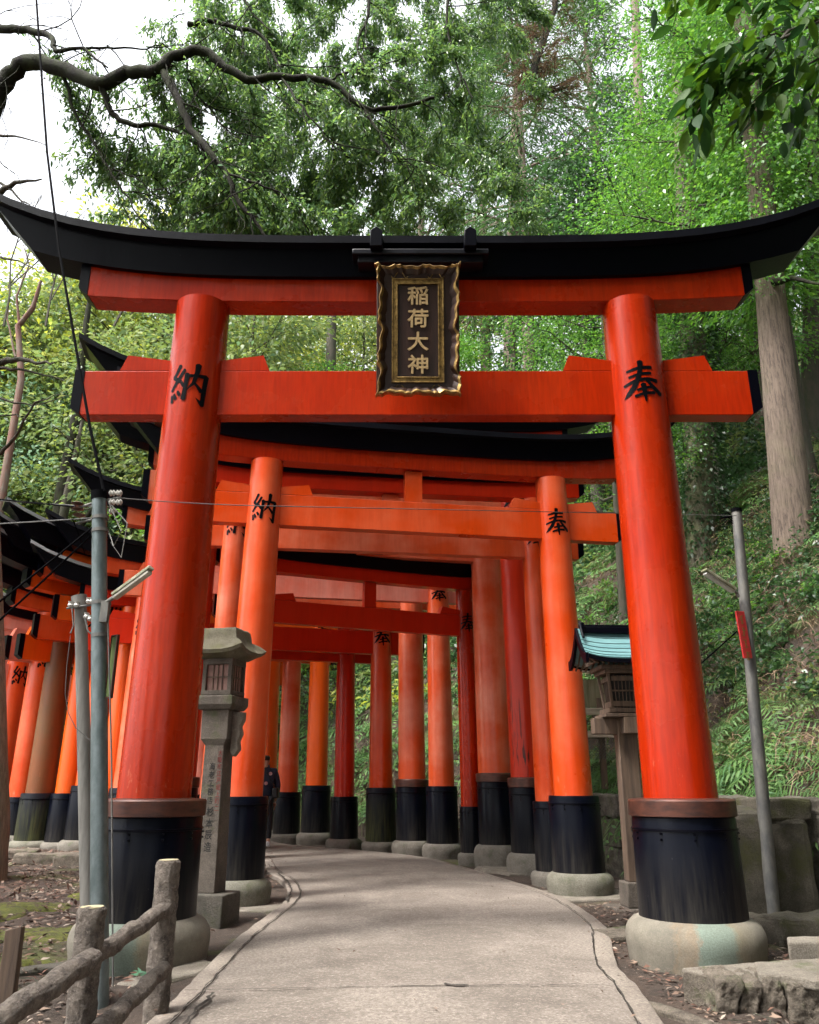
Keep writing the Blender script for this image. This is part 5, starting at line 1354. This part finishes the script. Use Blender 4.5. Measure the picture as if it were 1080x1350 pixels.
# ------------------------------------------------------------------ trees
def grow(rg, base, H, r0, cb, shape, crown_r, nb, nsub, nleaf, leaf, cl, lean=(0, 0), droop=0.0, aspect=.5, up=.35, dens_in=.35):
    """returns wood MB and leaf arrays. shape(t) radius profile over the crown height 0..1"""
    r_ = random.Random(int(rg.integers(1e9))); wood = MB(); K = 12
    ax = []
    for k in range(K+1):
        t = k/K; ax.append(Vector((lean[0]*t+.10*math.sin(t*5+base)*H*.06, lean[1]*t+.10*math.cos(t*4+base)*H*.05, H*t)))
    def axis(t):
        q = min(max(t, 0), .9999)*K; i = int(q); return ax[i].lerp(ax[i+1], q-i)
    wood.tube(ax, [r0*(1.25 if k == 0 else 1)*(1-.86*k/K) for k in range(K+1)], 10)
    P = []; D = []
    for b in range(nb):
        t = cb+(1-cb)*((b+.5)/nb)**.9*.98; u = (t-cb)/(1-cb); rad = crown_r*shape(u)*r_.uniform(.7, 1.12)
        az = b*2.399+r_.uniform(-.4, .4); o = axis(t); dirv = Vector((math.cos(az), math.sin(az), 0))
        rise = up*r_.uniform(.5, 1.3)*rad; n = 5
        pts = [o+dirv*rad*(k/n)+Vector((0, 0, rise*(k/n)-droop*rad*(k/n)**2+r_.uniform(-.05, .05)*rad)) for k in range(n+1)]
        rb_ = max(.012, r0*(1-.8*t)*.42); wood.tube(pts, [rb_*(1-.75*k/n) for k in range(n+1)], 5)
        for s_ in range(nsub):
            f = dens_in+(1-dens_in)*(s_+r_.random())/nsub; i = min(int(f*n), n-1); q0 = pts[i].lerp(pts[i+1], f*n-i)
            a2 = az+r_.choice((-1, 1))*r_.uniform(.3, 1.3); ln = rad*r_.uniform(.22, .45)
            q1 = q0+Vector((math.cos(a2), math.sin(a2), r_.uniform(-.25, .55)-droop))*ln
            wood.tube([q0, q0.lerp(q1, .5)+Vector((0, 0, .05*ln)), q1], [rb_*.35, rb_*.25, rb_*.08], 3, False)
            m = nleaf; tt = rg.random(m)[:, None]**.7
            c = np.array(q0)[None]*(1-tt)+np.array(q1)[None]*tt
            off = rg.normal(0, cl, (m, 3))*np.array([1, 1, .55])
            P.append(c+off); D.append(off+np.array(q1-q0)[None]*.4+rg.normal(0, cl*.6, (m, 3))+np.array([0, 0, -cl*.4]))
    P = np.concatenate(P); D = np.concatenate(D); L = rg.uniform(leaf[0], leaf[1], len(P))
    return wood, leaf_arrays(P, D, L, L*aspect, rg, .15)
def round_(u): return math.sqrt(max(0, 1-(1.9*u-.8)**2))*.9+.12 if u < 1 else .1
def broad(u): return (.55+.6*math.sin(math.pi*min(u+.15, 1)))*.85
def cone(u): return 1.05*(1-u)**.8+.08
PROTO = {}
def proto(key, *a, **k):
    wood, (V, Fq) = grow(*a, **k); PROTO[key] = (wood, V, Fq)
proto('yellow', rng, 1.0, 15, .20, .32, round_, 4.6, 26, 7, 62, (.16, .30), .50)
proto('olive', rng, 2.0, 16, .22, .30, broad, 4.4, 28, 7, 60, (.15, .28), .48)
proto('dark', rng, 3.0, 17, .24, .25, round_, 4.6, 30, 7, 62, (.15, .28), .48)
proto('bright', rng, 4.0, 13, .16, .22, broad, 3.6, 30, 8, 88, (.09, .17), .36)
proto('cedar', rng, 5.0, 24, .30, .42, cone, 3.3, 44, 6, 60, (.14, .34), .26, droop=.55, aspect=.16, up=.5, dens_in=.25)
proto('fine', rng, 6.0, 13, .15, .25, broad, 3.6, 34, 9, 100, (.06, .115), .34)
MESHES = {}
def tree(key, loc, rz, s, label, group=None, leafm=None, bark=None, name='tree', cat='tree', szz=None, crown_label=None):
    lm = leafm or ML[{'cedar': 'cedar', 'bright': 'bright', 'yellow': 'yellow', 'olive': 'olive', 'dark': 'dark', 'fine': 'bright'}[key]]
    bk = bark or M_bark_grey
    ck = (key, lm.name, bk.name)
    g = thing(name, label, cat, loc, rz, group); g.scale = (s, s, szz or s)
    if ck not in MESHES:
        wood, V, Fq = PROTO[key]
        t = wood.build('trunk', bk, g, smooth=60); c = np_mesh('crown', V, Fq, lm, g); MESHES[ck] = (t, c)
    else:
        for o in MESHES[ck]:
            q = o.copy(); COL.objects.link(q); q.parent = g
    return g
def hill(x, y): return (x, y, float(terr(x, y))-.15)
GRP_L = 'yellow green trees on the left hillside'
r_ = random.Random(4)
# left hillside wood
lefts = []
for i in range(24):
    Y = 31+(i % 4)*6.5+r_.uniform(-2, 2); pxx = -60+(i//4)*78+r_.uniform(-25, 25); X = (pxx-540)/1080*Y/.93
    key = ('yellow', 'olive', 'yellow', 'olive')[(i*3+i//4) % 4]; lm = ML['blue'] if i % 5 == 3 else None
    lab = {'yellow': 'yellow green broadleaf tree standing in the wood on the left hillside behind the gate roofs', 'olive': 'olive green broadleaf tree standing in the wood on the left hillside behind the gate roofs'}[key]
    if lm: lab = 'blue green leafed tree standing in the wood on the left hillside behind the gate roofs'
    tree(key, hill(X, Y), r_.uniform(0, 6), r_.uniform(.85, 1.2), lab, GRP_L, lm)
for i in range(9):
    Y = 28+(i % 3)*7+r_.uniform(-2, 2); pxx = 330+(i//3)*125+r_.uniform(-25, 25); X = (pxx-540)/1080*Y/.9
    key = ('bright', 'olive', 'yellow')[i % 3]
    tree(key, hill(X, Y), r_.uniform(0, 6), r_.uniform(.75, 1.05), {'yellow': 'yellow green tree in the wood straight behind the gates', 'olive': 'olive green tree in the wood straight behind the gates', 'bright': 'bright green tree in the wood straight behind the gates'}[key], 'trees in the wood straight behind the gates')
for i in range(9):
    Y = 19+(i % 4)*5+r_.uniform(-1.5, 1.5); pxx = 760+(i//4)*125+r_.uniform(-35, 35); X = (pxx-540)/1080*Y/.85
    key = ('bright', 'dark', 'bright', 'olive')[i % 4]
    if key == 'bright' and Y < 26: key = 'fine'
    if abs(pxx-700) < 50: Y += 12; X = (pxx-540)/1080*Y/.85
    tree(key, hill(X, Y), r_.uniform(0, 6), r_.uniform(.8, 1.05), {'dark': 'dark green tree on the steep right hillside above the gate roof', 'olive': 'olive green tree on the steep right hillside above the gate roof', 'bright': 'light bright green tree on the steep right hillside above the gate roof', 'fine': 'fine leaved bright tree on the steep right hillside above the gate roof'}[key], 'trees on the steep right hillside')
for i, (X, Y, s, key) in enumerate([(7.9, 15.0, 1.1, 'fine'), (10.2, 16.5, 1.1, 'fine')]):
    tree(key, hill(X, Y), i*2.1+1, s, ['bright fine leaved tree above the right pillar of the front gate', 'bright fine leaved tree partly hiding the top of the large cedar trunk'][i])
for i, (X, Y, s, key) in enumerate([(1.5, -9, 1.1, 'dark'), (7.5, -5, 1.1, 'dark'), (-5, -12, 1.1, 'olive'), (8.5, 2.0, 1.0, 'dark'), (4, -15, 1.2, 'dark'), (-11, -7, 1.1, 'dark'), (13, -2, 1.1, 'dark'), (-12, 3, .9, 'dark'), (-1.5, -6.5, 1.25, 'dark'), (4.6, -5.0, 1.3, 'dark'), (11, -6, 1.2, 'dark'), (1.8, -11, 1.4, 'dark'), (8.5, -10, 1.4, 'dark'), (-6.5, -8.5, 1.2, 'dark'), (10.5, 5.5, 1.0, 'dark')]):  # unseen trees, added to darken lacquer reflections and dim the gate fronts
    tree(key, (X, Y, -.15), i*1.7, s, 'unseen leafy tree added behind the photographer to darken reflections', 'unseen light blocking trees behind the photographer')
for i, (pxx, Y, s) in enumerate([(690, 27, 1.15), (640, 33, 1.2), (560, 36, 1.2), (800, 30, 1.2), (980, 27, 1.1)]):
    X = (pxx-540)/1080*Y/.85
    tree('cedar', hill(X, Y), i*1.3, s, 'tall conifer with drooping needles in the far wood above the gates', 'conifers in the far wood', bark=M_cedar, name='conifer')

for i, (pxx, Y, s) in enumerate([(70, 36, 1.35), (165, 34, 1.3), (235, 38, 1.35), (0, 33, 1.25)]):
    X = (pxx-540)/1080*Y/.9
    tree('olive' if i % 2 else 'yellow', hill(X, Y), i*1.1, s, ['tall yellow green tree on the left hillside against the white sky', 'tall olive tree on the left hillside beside the nearest gate left roof tip', 'tall yellow green tree behind the nearest left pillar top', 'tall olive tree on the left hillside behind the edge trunk'][i], GRP_L)
for i, (X, Y) in enumerate([(-26, 26), (-33, 30), (-24, 33), (-40, 33), (-31, 38), (-46, 30), (-38, 24), (-22, 19), (-30, 17)]):
    tree(('olive', 'yellow')[i % 2], hill(X, Y), i*1.3, 1.1, ('olive green', 'yellow green')[i % 2]+' broadleaf tree standing in the wood beyond the left edge of the view', 'trees beyond the left edge')
# bare trunks: cedars near the gates
def trunk(label, pts, rad, mat, name='cedar_tree', stubs=(), cat='tree', crown=None):
    o0 = pts[0]; g = thing(name, label, cat, o0)
    n = 6; P = []; Rd = []
    for i in range(len(pts)-1):
        for k in range(n): t = k/n; P.append(pts[i].lerp(pts[i+1], t)-o0); Rd.append(rad[i]*(1-t)+rad[i+1]*t)
    P.append(pts[-1]-o0); Rd.append(rad[-1])
    o = MB().tube(P, Rd, 24).build('trunk', mat, g, smooth=60); displace(o, .05, .22, 1, 0)
    for s_ in stubs:
        q = [p_-o0 for p_ in s_[0]]; 
        Q = []
        for i in range(len(q)-1):
            for k in range(4): Q.append(q[i].lerp(q[i+1], k/4)+Vector((r_.uniform(-.015, .015), 0, r_.uniform(-.02, .02))))
        Q.append(q[-1]); m = len(Q)
        MB().tube(Q, [s_[1]*(1-.8*k/(m-1)) for k in range(m)], 7).build('branch', s_[2] if len(s_) > 2 else M_bark_grey, g, smooth=60)
    return g
def ivy(g, P0, P1, r0, n, mat, L=(.06, .13), name='ivy'):
    t = rng.random(n)[:, None]; a = rng.uniform(0, 6.28, n); rr = r0*(1.0+.5*rng.random(n)) if r0 < 1 else r0*(.3+1.0*rng.random(n)*(1+.5*np.sin(7*t[:, 0]*6.28+2*a)))
    Q = np.array(P0)[None]*(1-t)+np.array(P1)[None]*t+np.stack([np.cos(a)*rr, np.sin(a)*rr, np.zeros(n)], 1)
    D = np.stack([np.cos(a), np.sin(a), -.6*np.ones(n)], 1)+rng.normal(0, .5, (n, 3)); l = rng.uniform(*L, n)
    V, Fq = leaf_arrays(Q, D, l, l*.6, rng, .2); return np_mesh(name, V, Fq, mat, g)
# right big cedar
b_ = at(1046, 700, 13.5); t_ = at(1004, 260, 13.5); dv = (t_-b_)
CED = trunk('large straight cedar trunk with pale furrowed bark on the right bank', [b_-dv*.10-Vector((0, 0, .6)), b_, b_.lerp(t_, .5), t_, t_+dv*1.1], [.45, .33, .285, .25, .18], M_cedar,
      stubs=[([at(1020, 372, 13.2), at(1050, 366, 12.6), at(1090, 378, 12.0)], .07, M_bark_dark), ([at(1000, 330, 13.2), at(985, 322, 13.0), at(950, 345, 12.6)], .05, M_bark_dark)])
ivy(CED, at(1006, 330, 13.5)-b_+Vector((0, 0, 0)), (t_+dv*1.1)-b_, 1.15, 15000, ML['bright'], (.07, .13), 'crown')
b_ = at(925, 690, 17.5); t_ = at(905, 260, 17.5)
g = trunk('ivy covered pale cedar trunk on the right bank left of the large one', [b_-Vector((0, 0, 1.2)), b_, t_, t_+(t_-b_)*.9], [.42, .33, .27, .18], M_cedar_moss)
ivy(g, b_-b_, t_-b_, .33, 6500, ML['dark'])
for i, (x0, y0, x1, y1, Y, r0, lab) in enumerate([(1070, 560, 1075, 150, 19, .26, 'dark slim trunk behind the large cedar at the right edge'),
     (1035, 500, 1040, 150, 23, .22, 'slim shaded trunk in the gap right of the large cedar'),
     (672, 440, 680, 160, 30, .26, 'slender sunlit trunk rising above the middle of the gate roof'), (694, 420, 684, 120, 33, .20, 'thinner pale trunk right beside the slender sunlit trunk above the roof'),
     (436, 495, 438, 380, 30, .22, 'slim grey trunk seen between lintel and tie beam left of the plaque'), (850, 300, 838, 20, 24, .20, 'grey trunk among the bright leaves above the right pillar')]):
    a = at(x0, y0, Y); b = at(x1, y1, Y); trunk(lab, [a-Vector((0, 0, 2.5)), a, b, b+(b-a)*.4], [r0*1.2, r0, r0*.8, r0*.5], M_cedar if i in (2, 3, 5) else M_bark_grey, name='tall_tree')
# left edge cedar
b_ = at(-42, 1165, 11.2); b_.z = -.1
t_ = at(-25, 120, 11.2)
trunk('straight old cedar trunk cut by the left edge with broken dead branches', [b_, b_+Vector((0, 0, .9)), b_.lerp(t_, .5), t_, t_+(t_-b_)*.3], [.46, .36, .285, .22, .18], cedarbark('grey cedar bark', (.30, .26, .20), (.10, .085, .06), .45),
      stubs=[([at(-6, 258, 11.2), at(20, 240, 11.0), at(55, 236, 10.8)], .06), ([at(0, 478, 11.1), at(20, 473, 11.0), at(48, 478, 10.8), at(72, 478, 10.6)], .055),
             ([at(0, 485, 11.1), at(30, 488, 11.0), at(86, 502, 10.7)], .03), ([at(0, 600, 11.1), at(20, 575, 11), at(45, 530, 10.8), at(80, 520, 10.5)], .03), ([at(0, 525, 11.1), at(40, 535, 11), at(100, 520, 10.5)], .018),
             ([at(0, 340, 11.1), at(25, 345, 11), at(60, 362, 10.6)], .02), ([at(-8, 180, 11.1), at(20, 178, 11), at(62, 192, 10.8)], .03), ([at(0, 240, 11.1), at(30, 265, 11), at(45, 275, 10.8)], .025), ([at(0, 550, 11.1), at(22, 545, 11), at(36, 555, 10.8)], .015)])
# forked trunk on the left hill
a = at(70, 760, 27); trunk('dark forked trunk leaning right on the left hillside beside the utility pole', [a-Vector((0, 0, 1.5)), a, at(82, 650, 27), at(100, 555, 27), at(108, 470, 27), at(120, 380, 27)], [.28, .26, .24, .20, .15, .06], M_bark_dark, name='forked_tree',
      stubs=[([at(78, 700, 27), at(92, 640, 26.8), at(104, 580, 26.6), at(112, 540, 26.5)], .2, M_bark_grey), ([at(72, 740, 27), at(95, 710, 26.5), at(122, 672, 26.2), at(135, 640, 26)], .17, M_bark_dark)])
a = at(28, 500, 23); trunk('bare tree with peeling reddish bark high on the left hillside', [a-Vector((0, 0, 6)), a, at(24, 430, 23), at(44, 405, 22.8), at(54, 370, 22.6)], [.14, .10, .09, .075, .04], M_bark_red, name='bare_tree',
      stubs=[([at(26, 440, 23), at(22, 390, 22.8), at(38, 350, 22.7), at(30, 320, 22.6)], .05, M_bark_red), ([at(20, 470, 23), at(10, 420, 23), at(12, 380, 23)], .04, M_bark_red)])
def thin_bare():
    # leafless thin twigs against the sky at the upper left
    g = thing('bare_tree', 'fine leafless twigs against the bright sky behind the left roof tip', 'tree', at(10, 420, 19)); O = Vector(g.location); mb = MB(); rr = random.Random(8)
    def br(p, d, L, r, dep):
        q = p+d*L; mb.tube([p-O, p.lerp(q, .5)+Vector((rr.uniform(-.04, .04), 0, rr.uniform(-.04, .04)))*L-O, q-O], [r, r*.8, r*.6], 4, False)
        if dep:
            for _ in range(3 if dep > 1 else 2):
                d2 = (d+Vector((rr.uniform(-.8, .8), rr.uniform(-.3, .3), rr.uniform(-.3, .7)))).normalized(); br(p.lerp(q, rr.uniform(.4, 1)), d2, L*rr.uniform(.5, .8), r*.6, dep-1)
    for px in (5, 60, 150): br(at(px, 430, 19), Vector((rr.uniform(-.2, .4), 0, 1)).normalized(), 2.0, .035, 5)
    mb.build('branches', M_bark_grey, g, smooth=0)
thin_bare()

# ------------------------------------------------------------------ near evergreen oak with limbs crossing the upper left
def oak():
    root = at(-150, 700, 10.5); root.z = -.1
    g = thing('evergreen_oak', 'evergreen oak with dark mossy limbs and glossy leaves hanging over the gate from the left', 'tree', root)
    O = Vector(root)
    def path(ps): return [at(*p_) for p_ in ps]
    top = at(-110, 330, 10.0)
    MB().tube([Vector((0, 0, -.2)), (root.lerp(top, .5)-O)+Vector((.1, 0, 0)), top-O, at(-90, 120, 10)-O, at(-60, -100, 10)-O], [.34, .27, .24, .19, .12], 18).build('trunk', M_bark_dark, g, smooth=60)
    limbs = [
     ([(-110, 330, 10.0), (-30, 200, 9.7), (0, 118, 9.5), (20, 92, 9.4), (48, 81, 9.3), (88, 93, 9.2), (130, 112, 9.1), (165, 96, 9.1), (208, 93, 9.0), (226, 76, 9.0), (260, 66, 9.0), (290, 82, 9.0), (325, 104, 9.0), (372, 102, 9.0), (432, 108, 9.0), (480, 142, 9.0), (525, 140, 9.0), (575, 128, 9.0)], .14, .022),
     ([(-90, 60, 10), (-30, 36, 9.8), (10, 38, 9.6), (44, 40, 9.5), (68, 50, 9.4), (74, 66, 9.3), (110, 64, 9.2), (140, 90, 9.1)], .085, .012),
     ([(214, 95, 9.0), (238, 138, 8.9), (255, 172, 8.9), (272, 196, 8.8), (296, 226, 8.8), (312, 262, 8.8), (332, 286, 8.8), (352, 312, 8.8)], .06, .018),
     ([(132, 112, 9.1), (146, 148, 9.2), (176, 163, 9.2), (214, 166, 9.2), (246, 180, 9.1), (266, 196, 9.0), (290, 214, 8.9)], .045, .016),
     ([(84, 100, 9.3), (100, 150, 9.4), (122, 186, 9.5), (142, 222, 9.5), (170, 264, 9.5), (192, 300, 9.5)], .026, .008),
     ([(108, 64, 9.2), (140, 62, 9.2), (186, 64, 9.2), (215, 58, 9.2)], .022, .008),
     ([(250, 33, 9.6), (276, 27, 9.6), (310, 35, 9.6), (344, 46, 9.6), (362, 78, 9.6), (372, 90, 9.5)], .045, .014),
     ([(480, 142, 9.0), (500, 176, 8.9), (522, 205, 8.9), (548, 222, 8.9)], .022, .006),
     ([(372, 102, 9.0), (400, 140, 8.8), (430, 180, 8.8), (456, 206, 8.8)], .018, .005),
     ([(246, 74, 9.0), (252, 110, 9.2), (290, 160, 9.3), (318, 190, 9.3), (326, 240, 9.3)], .018, .005),
     ([(430, 108, 9.0), (455, 95, 9.0), (492, 90, 9.1), (535, 75, 9.2)], .02, .006),
     ([(142, 222, 9.5), (175, 232, 9.5), (215, 230, 9.5)], .012, .005), ([(122, 120, 9.5), (112, 170, 9.5), (150, 215, 9.5)], .012, .004),
     ([(295, 226, 8.8), (340, 240, 8.7), (380, 262, 8.7), (420, 300, 8.7)], .018, .005),
     ([(296, -40, 9.8), (330, 10, 9.8), (355, 40, 9.7)], .03, .01), ([(480, -60, 10), (486, 20, 9.9), (470, 60, 9.8), (488, 92, 9.6)], .03, .01),
     ([(600, -60, 10.2), (590, 10, 10.2), (600, 80, 10.1), (625, 130, 10)], .03, .01)]
    LP = []; wood = []
    for ps, r0, r1 in limbs:
        P = path(ps); Q = []
        for i in range(len(P)-1):
            p0 = P[max(i-1, 0)]; p1 = P[i]; p2 = P[i+1]; p3 = P[min(i+2, len(P)-1)]
            for k in range(4):
                t = k/4; Q.append(.5*((2*p1)+(p2-p0)*t+(2*p0-5*p1+4*p2-p3)*t*t+(3*p1-p0-3*p2+p3)*t**3))
        Q.append(P[-1]); m = len(Q); jr = random.Random(int(r0*1e4))
        Q = [q+Vector((jr.uniform(-.03, .03), 0, jr.uniform(-.03, .03))) for q in Q]
        MB().tube([q-O for q in Q], [r0+(r1-r0)*k/(m-1) for k in range(m)], 10).build('limb', M_bark_dark, g, smooth=60)
        LP.append(Q)
    fk = MB(); fr = random.Random(77)
    def fork(p, d, L, r, dep):
        n = 5; pts = [p]; dd = d.copy()
        for k in range(n):
            dd = (dd+Vector((fr.uniform(-.4, .4), fr.uniform(-.15, .15), fr.uniform(-.4, .35)))).normalized(); pts.append(pts[-1]+dd*L/n)
        fk.tube([q-O for q in pts], [r*(1-.55*k/n) for k in range(n+1)], 5, False)
        if dep:
            for _ in range(2): fork(pts[fr.randint(2, n)], (dd+Vector((fr.uniform(-.9, .9), fr.uniform(-.1, .1), fr.uniform(-.9, .7)))).normalized(), L*fr.uniform(.55, .8), r*.55, dep-1)
    for Q in LP:
        for q in Q[4::5]: fork(q-Vector((0, .04, 0)), Vector((fr.uniform(-.2, 1), 0, fr.uniform(-1, .7))).normalized(), fr.uniform(.6, 1.2), .011, 2)
    # twigs: random walks from limb points and inside the crown volume
    rr = random.Random(21); tw = MB(); tips = []; tw.add(fk.v, fk.f)
    def twig(p, d, L, r, dep):
        n = 5; pts = [p]; dd = d.copy()
        for k in range(n):
            dd = (dd+Vector((rr.uniform(-.35, .35), rr.uniform(-.22, .3), rr.uniform(-.38, .22)))).normalized(); pts.append(pts[-1]+dd*L/n)
        tw.tube([q-O for q in pts], [r*(1-.6*k/n) for k in range(n+1)], 4, False); tips.append(pts)
        if dep:
            for _ in range(3):
                i = rr.randint(1, n); d2 = (dd+Vector((rr.uniform(-1, 1), rr.uniform(-.7, .7), rr.uniform(-.7, .5)))).normalized(); twig(pts[i], d2, L*rr.uniform(.5, .75), r*.6, dep-1)
    def leafy(p):   # where in the picture area the crown is full
        t = p.y*CP+(p.z-CAMZ)*SP; px = 540+p.x/t*1080; py = 675-(-(p.y)*SP+(p.z-CAMZ)*CP)/t*1080
        return px, py
    for Q in LP:
        for q in Q[::3]:
            px, py = leafy(q)
            if px < 170 and py < 230: 
                if rr.random() < .60: continue
            twig(q, Vector((rr.uniform(-.3, 1), rr.uniform(.1, 1.2), rr.uniform(-1, .6))).normalized(), rr.uniform(.45, .9), .012, 2)
    for i in range(230):   # crown body
        px = rr.uniform(240, 690); py = rr.uniform(-70, 300); Y = rr.uniform(9.9, 12.8)
        if px > 600 and rr.random() < .35: continue
        if px < 330 and py < 110 and rr.random() < .6: continue
        if 205 < px < 300 and 100 < py < 170: continue
        twig(at(px, py, Y), Vector((rr.uniform(-1, 1), rr.uniform(-.6, .6), rr.uniform(-1, .3))).normalized(), rr.uniform(.4, .8), .010, 2)
    for i in range(34):
        px = rr.uniform(120, 300); py = rr.uniform(190, 300); twig(at(px, py, rr.uniform(9.5, 11.5)), Vector((rr.uniform(-1, 1), rr.uniform(-.6, .6), rr.uniform(-.8, .3))).normalized(), .5, .008, 1)
    tw.build('twigs', M_bark_dark, g, smooth=0)
    P = []; D = []
    for pts in tips:
        for i in range(1, len(pts)):
            seg = pts[i]-pts[i-1]; px, py = leafy(pts[i])
            m = 9
            if px < 205 and py < 150: m = 8 if py < 80 else 4
            if px < 70: m = 3 if py < 60 else 0
            for _ in range(m):
                P.append(pts[i-1].lerp(pts[i], rr.random())-O+Vector((rr.gauss(0, .05), rr.gauss(0, .05), rr.gauss(0, .05))))
                d = seg.normalized()*.5+Vector((rr.gauss(0, .6), rr.gauss(0, .6), rr.gauss(-.35, .4))); D.append(d)
    P = np.array(P); D = np.array(D); L = rng.uniform(.045, .095, len(P))
    V, Fq = leaf_arrays(P, D, L, L*.38, rng, .18, 'long'); np_mesh('leaves', V, Fq, ML['oak'], g)
    print('oak leaves', len(P))
oak()

# overhanging branch with large leaves at top right
def near_branch():
    root = at(1230, -60, 4.6); g = thing('overhanging_branch', 'branch with large dark glossy leaves hanging into the top right corner', 'branch', root); O = Vector(root)
    rr = random.Random(31); P = []; D = []; L = []
    mains = [[(1230, -60, 4.6), (1120, 10, 4.4), (1040, 40, 4.3), (960, 60, 4.2), (920, 90, 4.2)], [(1230, -60, 4.6), (1110, 60, 4.3), (1020, 110, 4.2), (975, 150, 4.2)],
             [(1230, -60, 4.6), (1130, 90, 4.4), (1075, 130, 4.4), (1050, 170, 4.4)], [(1230, -60, 4.6), (1060, -10, 4.5), (960, -10, 4.5), (885, -5, 4.5)], [(1120, 10, 4.4), (1010, 60, 4.2), (940, 120, 4.15), (918, 150, 4.1)],
             [(1040, 40, 4.3), (1000, 90, 4.1), (950, 95, 4.1), (925, 105, 4.1)]]
    for q in mains:
        pts = [at(*a) for a in q]; Q = []
        for i in range(len(pts)-1):
            for k in range(5): Q.append(pts[i].lerp(pts[i+1], k/5)+Vector((rr.uniform(-.006, .006),)*3))
        Q.append(pts[-1]); m = len(Q)
        MB().tube([a-O for a in Q], [.012-.009*k/(m-1) for k in range(m)], 6).build('twig', M_bark_grey, g, smooth=60)
        for i in range(3, m):
            for _ in range(6):
                seg = (Q[i]-Q[i-1]).normalized(); P.append(Q[i]-O+Vector((rr.gauss(0, .07), rr.gauss(0, .10), rr.gauss(0, .07))))
                D.append(seg*.8+Vector((rr.gauss(0, .5), rr.gauss(0, .5), rr.gauss(-.35, .45)))); L.append(rr.uniform(.12, .19))
    P = np.array(P); D = np.array(D); L = np.array(L)
    V, Fq = leaf_arrays(P, D, L, L*.42, rng, .15, 'long'); np_mesh('leaves', V, Fq, ML['near'], g, smooth=True)
near_branch()
# brownish conifer branch with a hooked dark limb, upper middle
def hooked():
    a = at(668, -30, 17.5); g = thing('conifer_branch', 'dark hooked conifer limb with brown dry needles above the right half of the roof', 'branch', a); O = Vector(a)
    pts = [at(735, -60, 17.5), at(732, 10, 17.4), at(716, 55, 17.2), at(705, 85, 17.0), at(704, 108, 17.0), at(712, 120, 17.0), at(728, 119, 17.0), at(742, 117, 17)]
    MB().tube([p_-O for p_ in pts], [.09, .08, .09, .10, .09, .08, .06, .03], 10).build('limb', M_bark_dark, g, smooth=60)
    rr = random.Random(5); P = []; D = []; tw = MB()
    for i in range(150):
        k = rr.randint(0, 6); p_ = pts[k].lerp(pts[k+1], rr.random()); d = Vector((rr.uniform(-1, 1), rr.uniform(-.6, .6), rr.uniform(-.5, .8))).normalized(); q = p_+d*rr.uniform(.4, 1.3)
        tw.tube([p_-O, p_.lerp(q, .5)-O+Vector((0, 0, .05)), q-O], [.012, .008, .003], 3, False)
        for _ in range(55):
            P.append(p_.lerp(q, rr.uniform(.25, 1))-O); D.append(d+Vector((rr.gauss(0, .7), rr.gauss(0, .7), rr.gauss(.1, .6))))
    tw.build('twigs', M_bark_dark, g, smooth=0)
    P = np.array(P); D = np.array(D); L = rng.uniform(.10, .22, len(P)); V, Fq = leaf_arrays(P, D, L, L*.07, rng, .1); np_mesh('needles', V, Fq, ML['twiggy'], g)
hooked()

# ------------------------------------------------------------------ light
w = bpy.data.worlds.new('World'); SC.world = w; w.use_nodes = True; nt = w.node_tree; nt.nodes.clear()
SUN_EL, SUN_AZ = R(60), R(238)    # azimuth clockwise from +Y
sky = nt.nodes.new('ShaderNodeTexSky'); sky.sky_type = 'NISHITA'; sky.sun_disc = False
sky.sun_elevation = SUN_EL; sky.sun_rotation = SUN_AZ; sky.dust_density = 4.0; sky.air_density = 1.0; sky.ozone_density = 1.0
hs = nt.nodes.new('ShaderNodeHueSaturation'); hs.inputs['Saturation'].default_value = .18
bg = nt.nodes.new('ShaderNodeBackground'); bg.inputs[1].default_value = .15
ow = nt.nodes.new('ShaderNodeOutputWorld')
nt.links.new(sky.outputs[0], hs.inputs['Color']); nt.links.new(hs.outputs[0], bg.inputs[0]); nt.links.new(bg.outputs[0], ow.inputs[0])
sl = bpy.data.lights.new('sun', 'SUN'); sl.energy = 1.5; sl.angle = R(12); sl.color = (1, .96, .90)
so = bpy.data.objects.new('sun', sl); COL.objects.link(so)
dv = Vector((math.sin(SUN_AZ)*math.cos(SUN_EL), math.cos(SUN_AZ)*math.cos(SUN_EL), math.sin(SUN_EL)))
so.rotation_euler = dv.to_track_quat('Z', 'Y').to_euler()
SC.view_settings.view_transform = 'Standard'; SC.view_settings.look = 'None'; SC.view_settings.exposure = 2.05; SC.view_settings.gamma = 1
cy = SC.cycles
try:
    cy.max_bounces = 6; cy.diffuse_bounces = 4; cy.glossy_bounces = 2; cy.transmission_bounces = 2; cy.transparent_max_bounces = 4
    cy.use_adaptive_sampling = True; cy.adaptive_threshold = .025; cy.use_denoising = True; cy.sample_clamp_indirect = 6
except Exception: pass
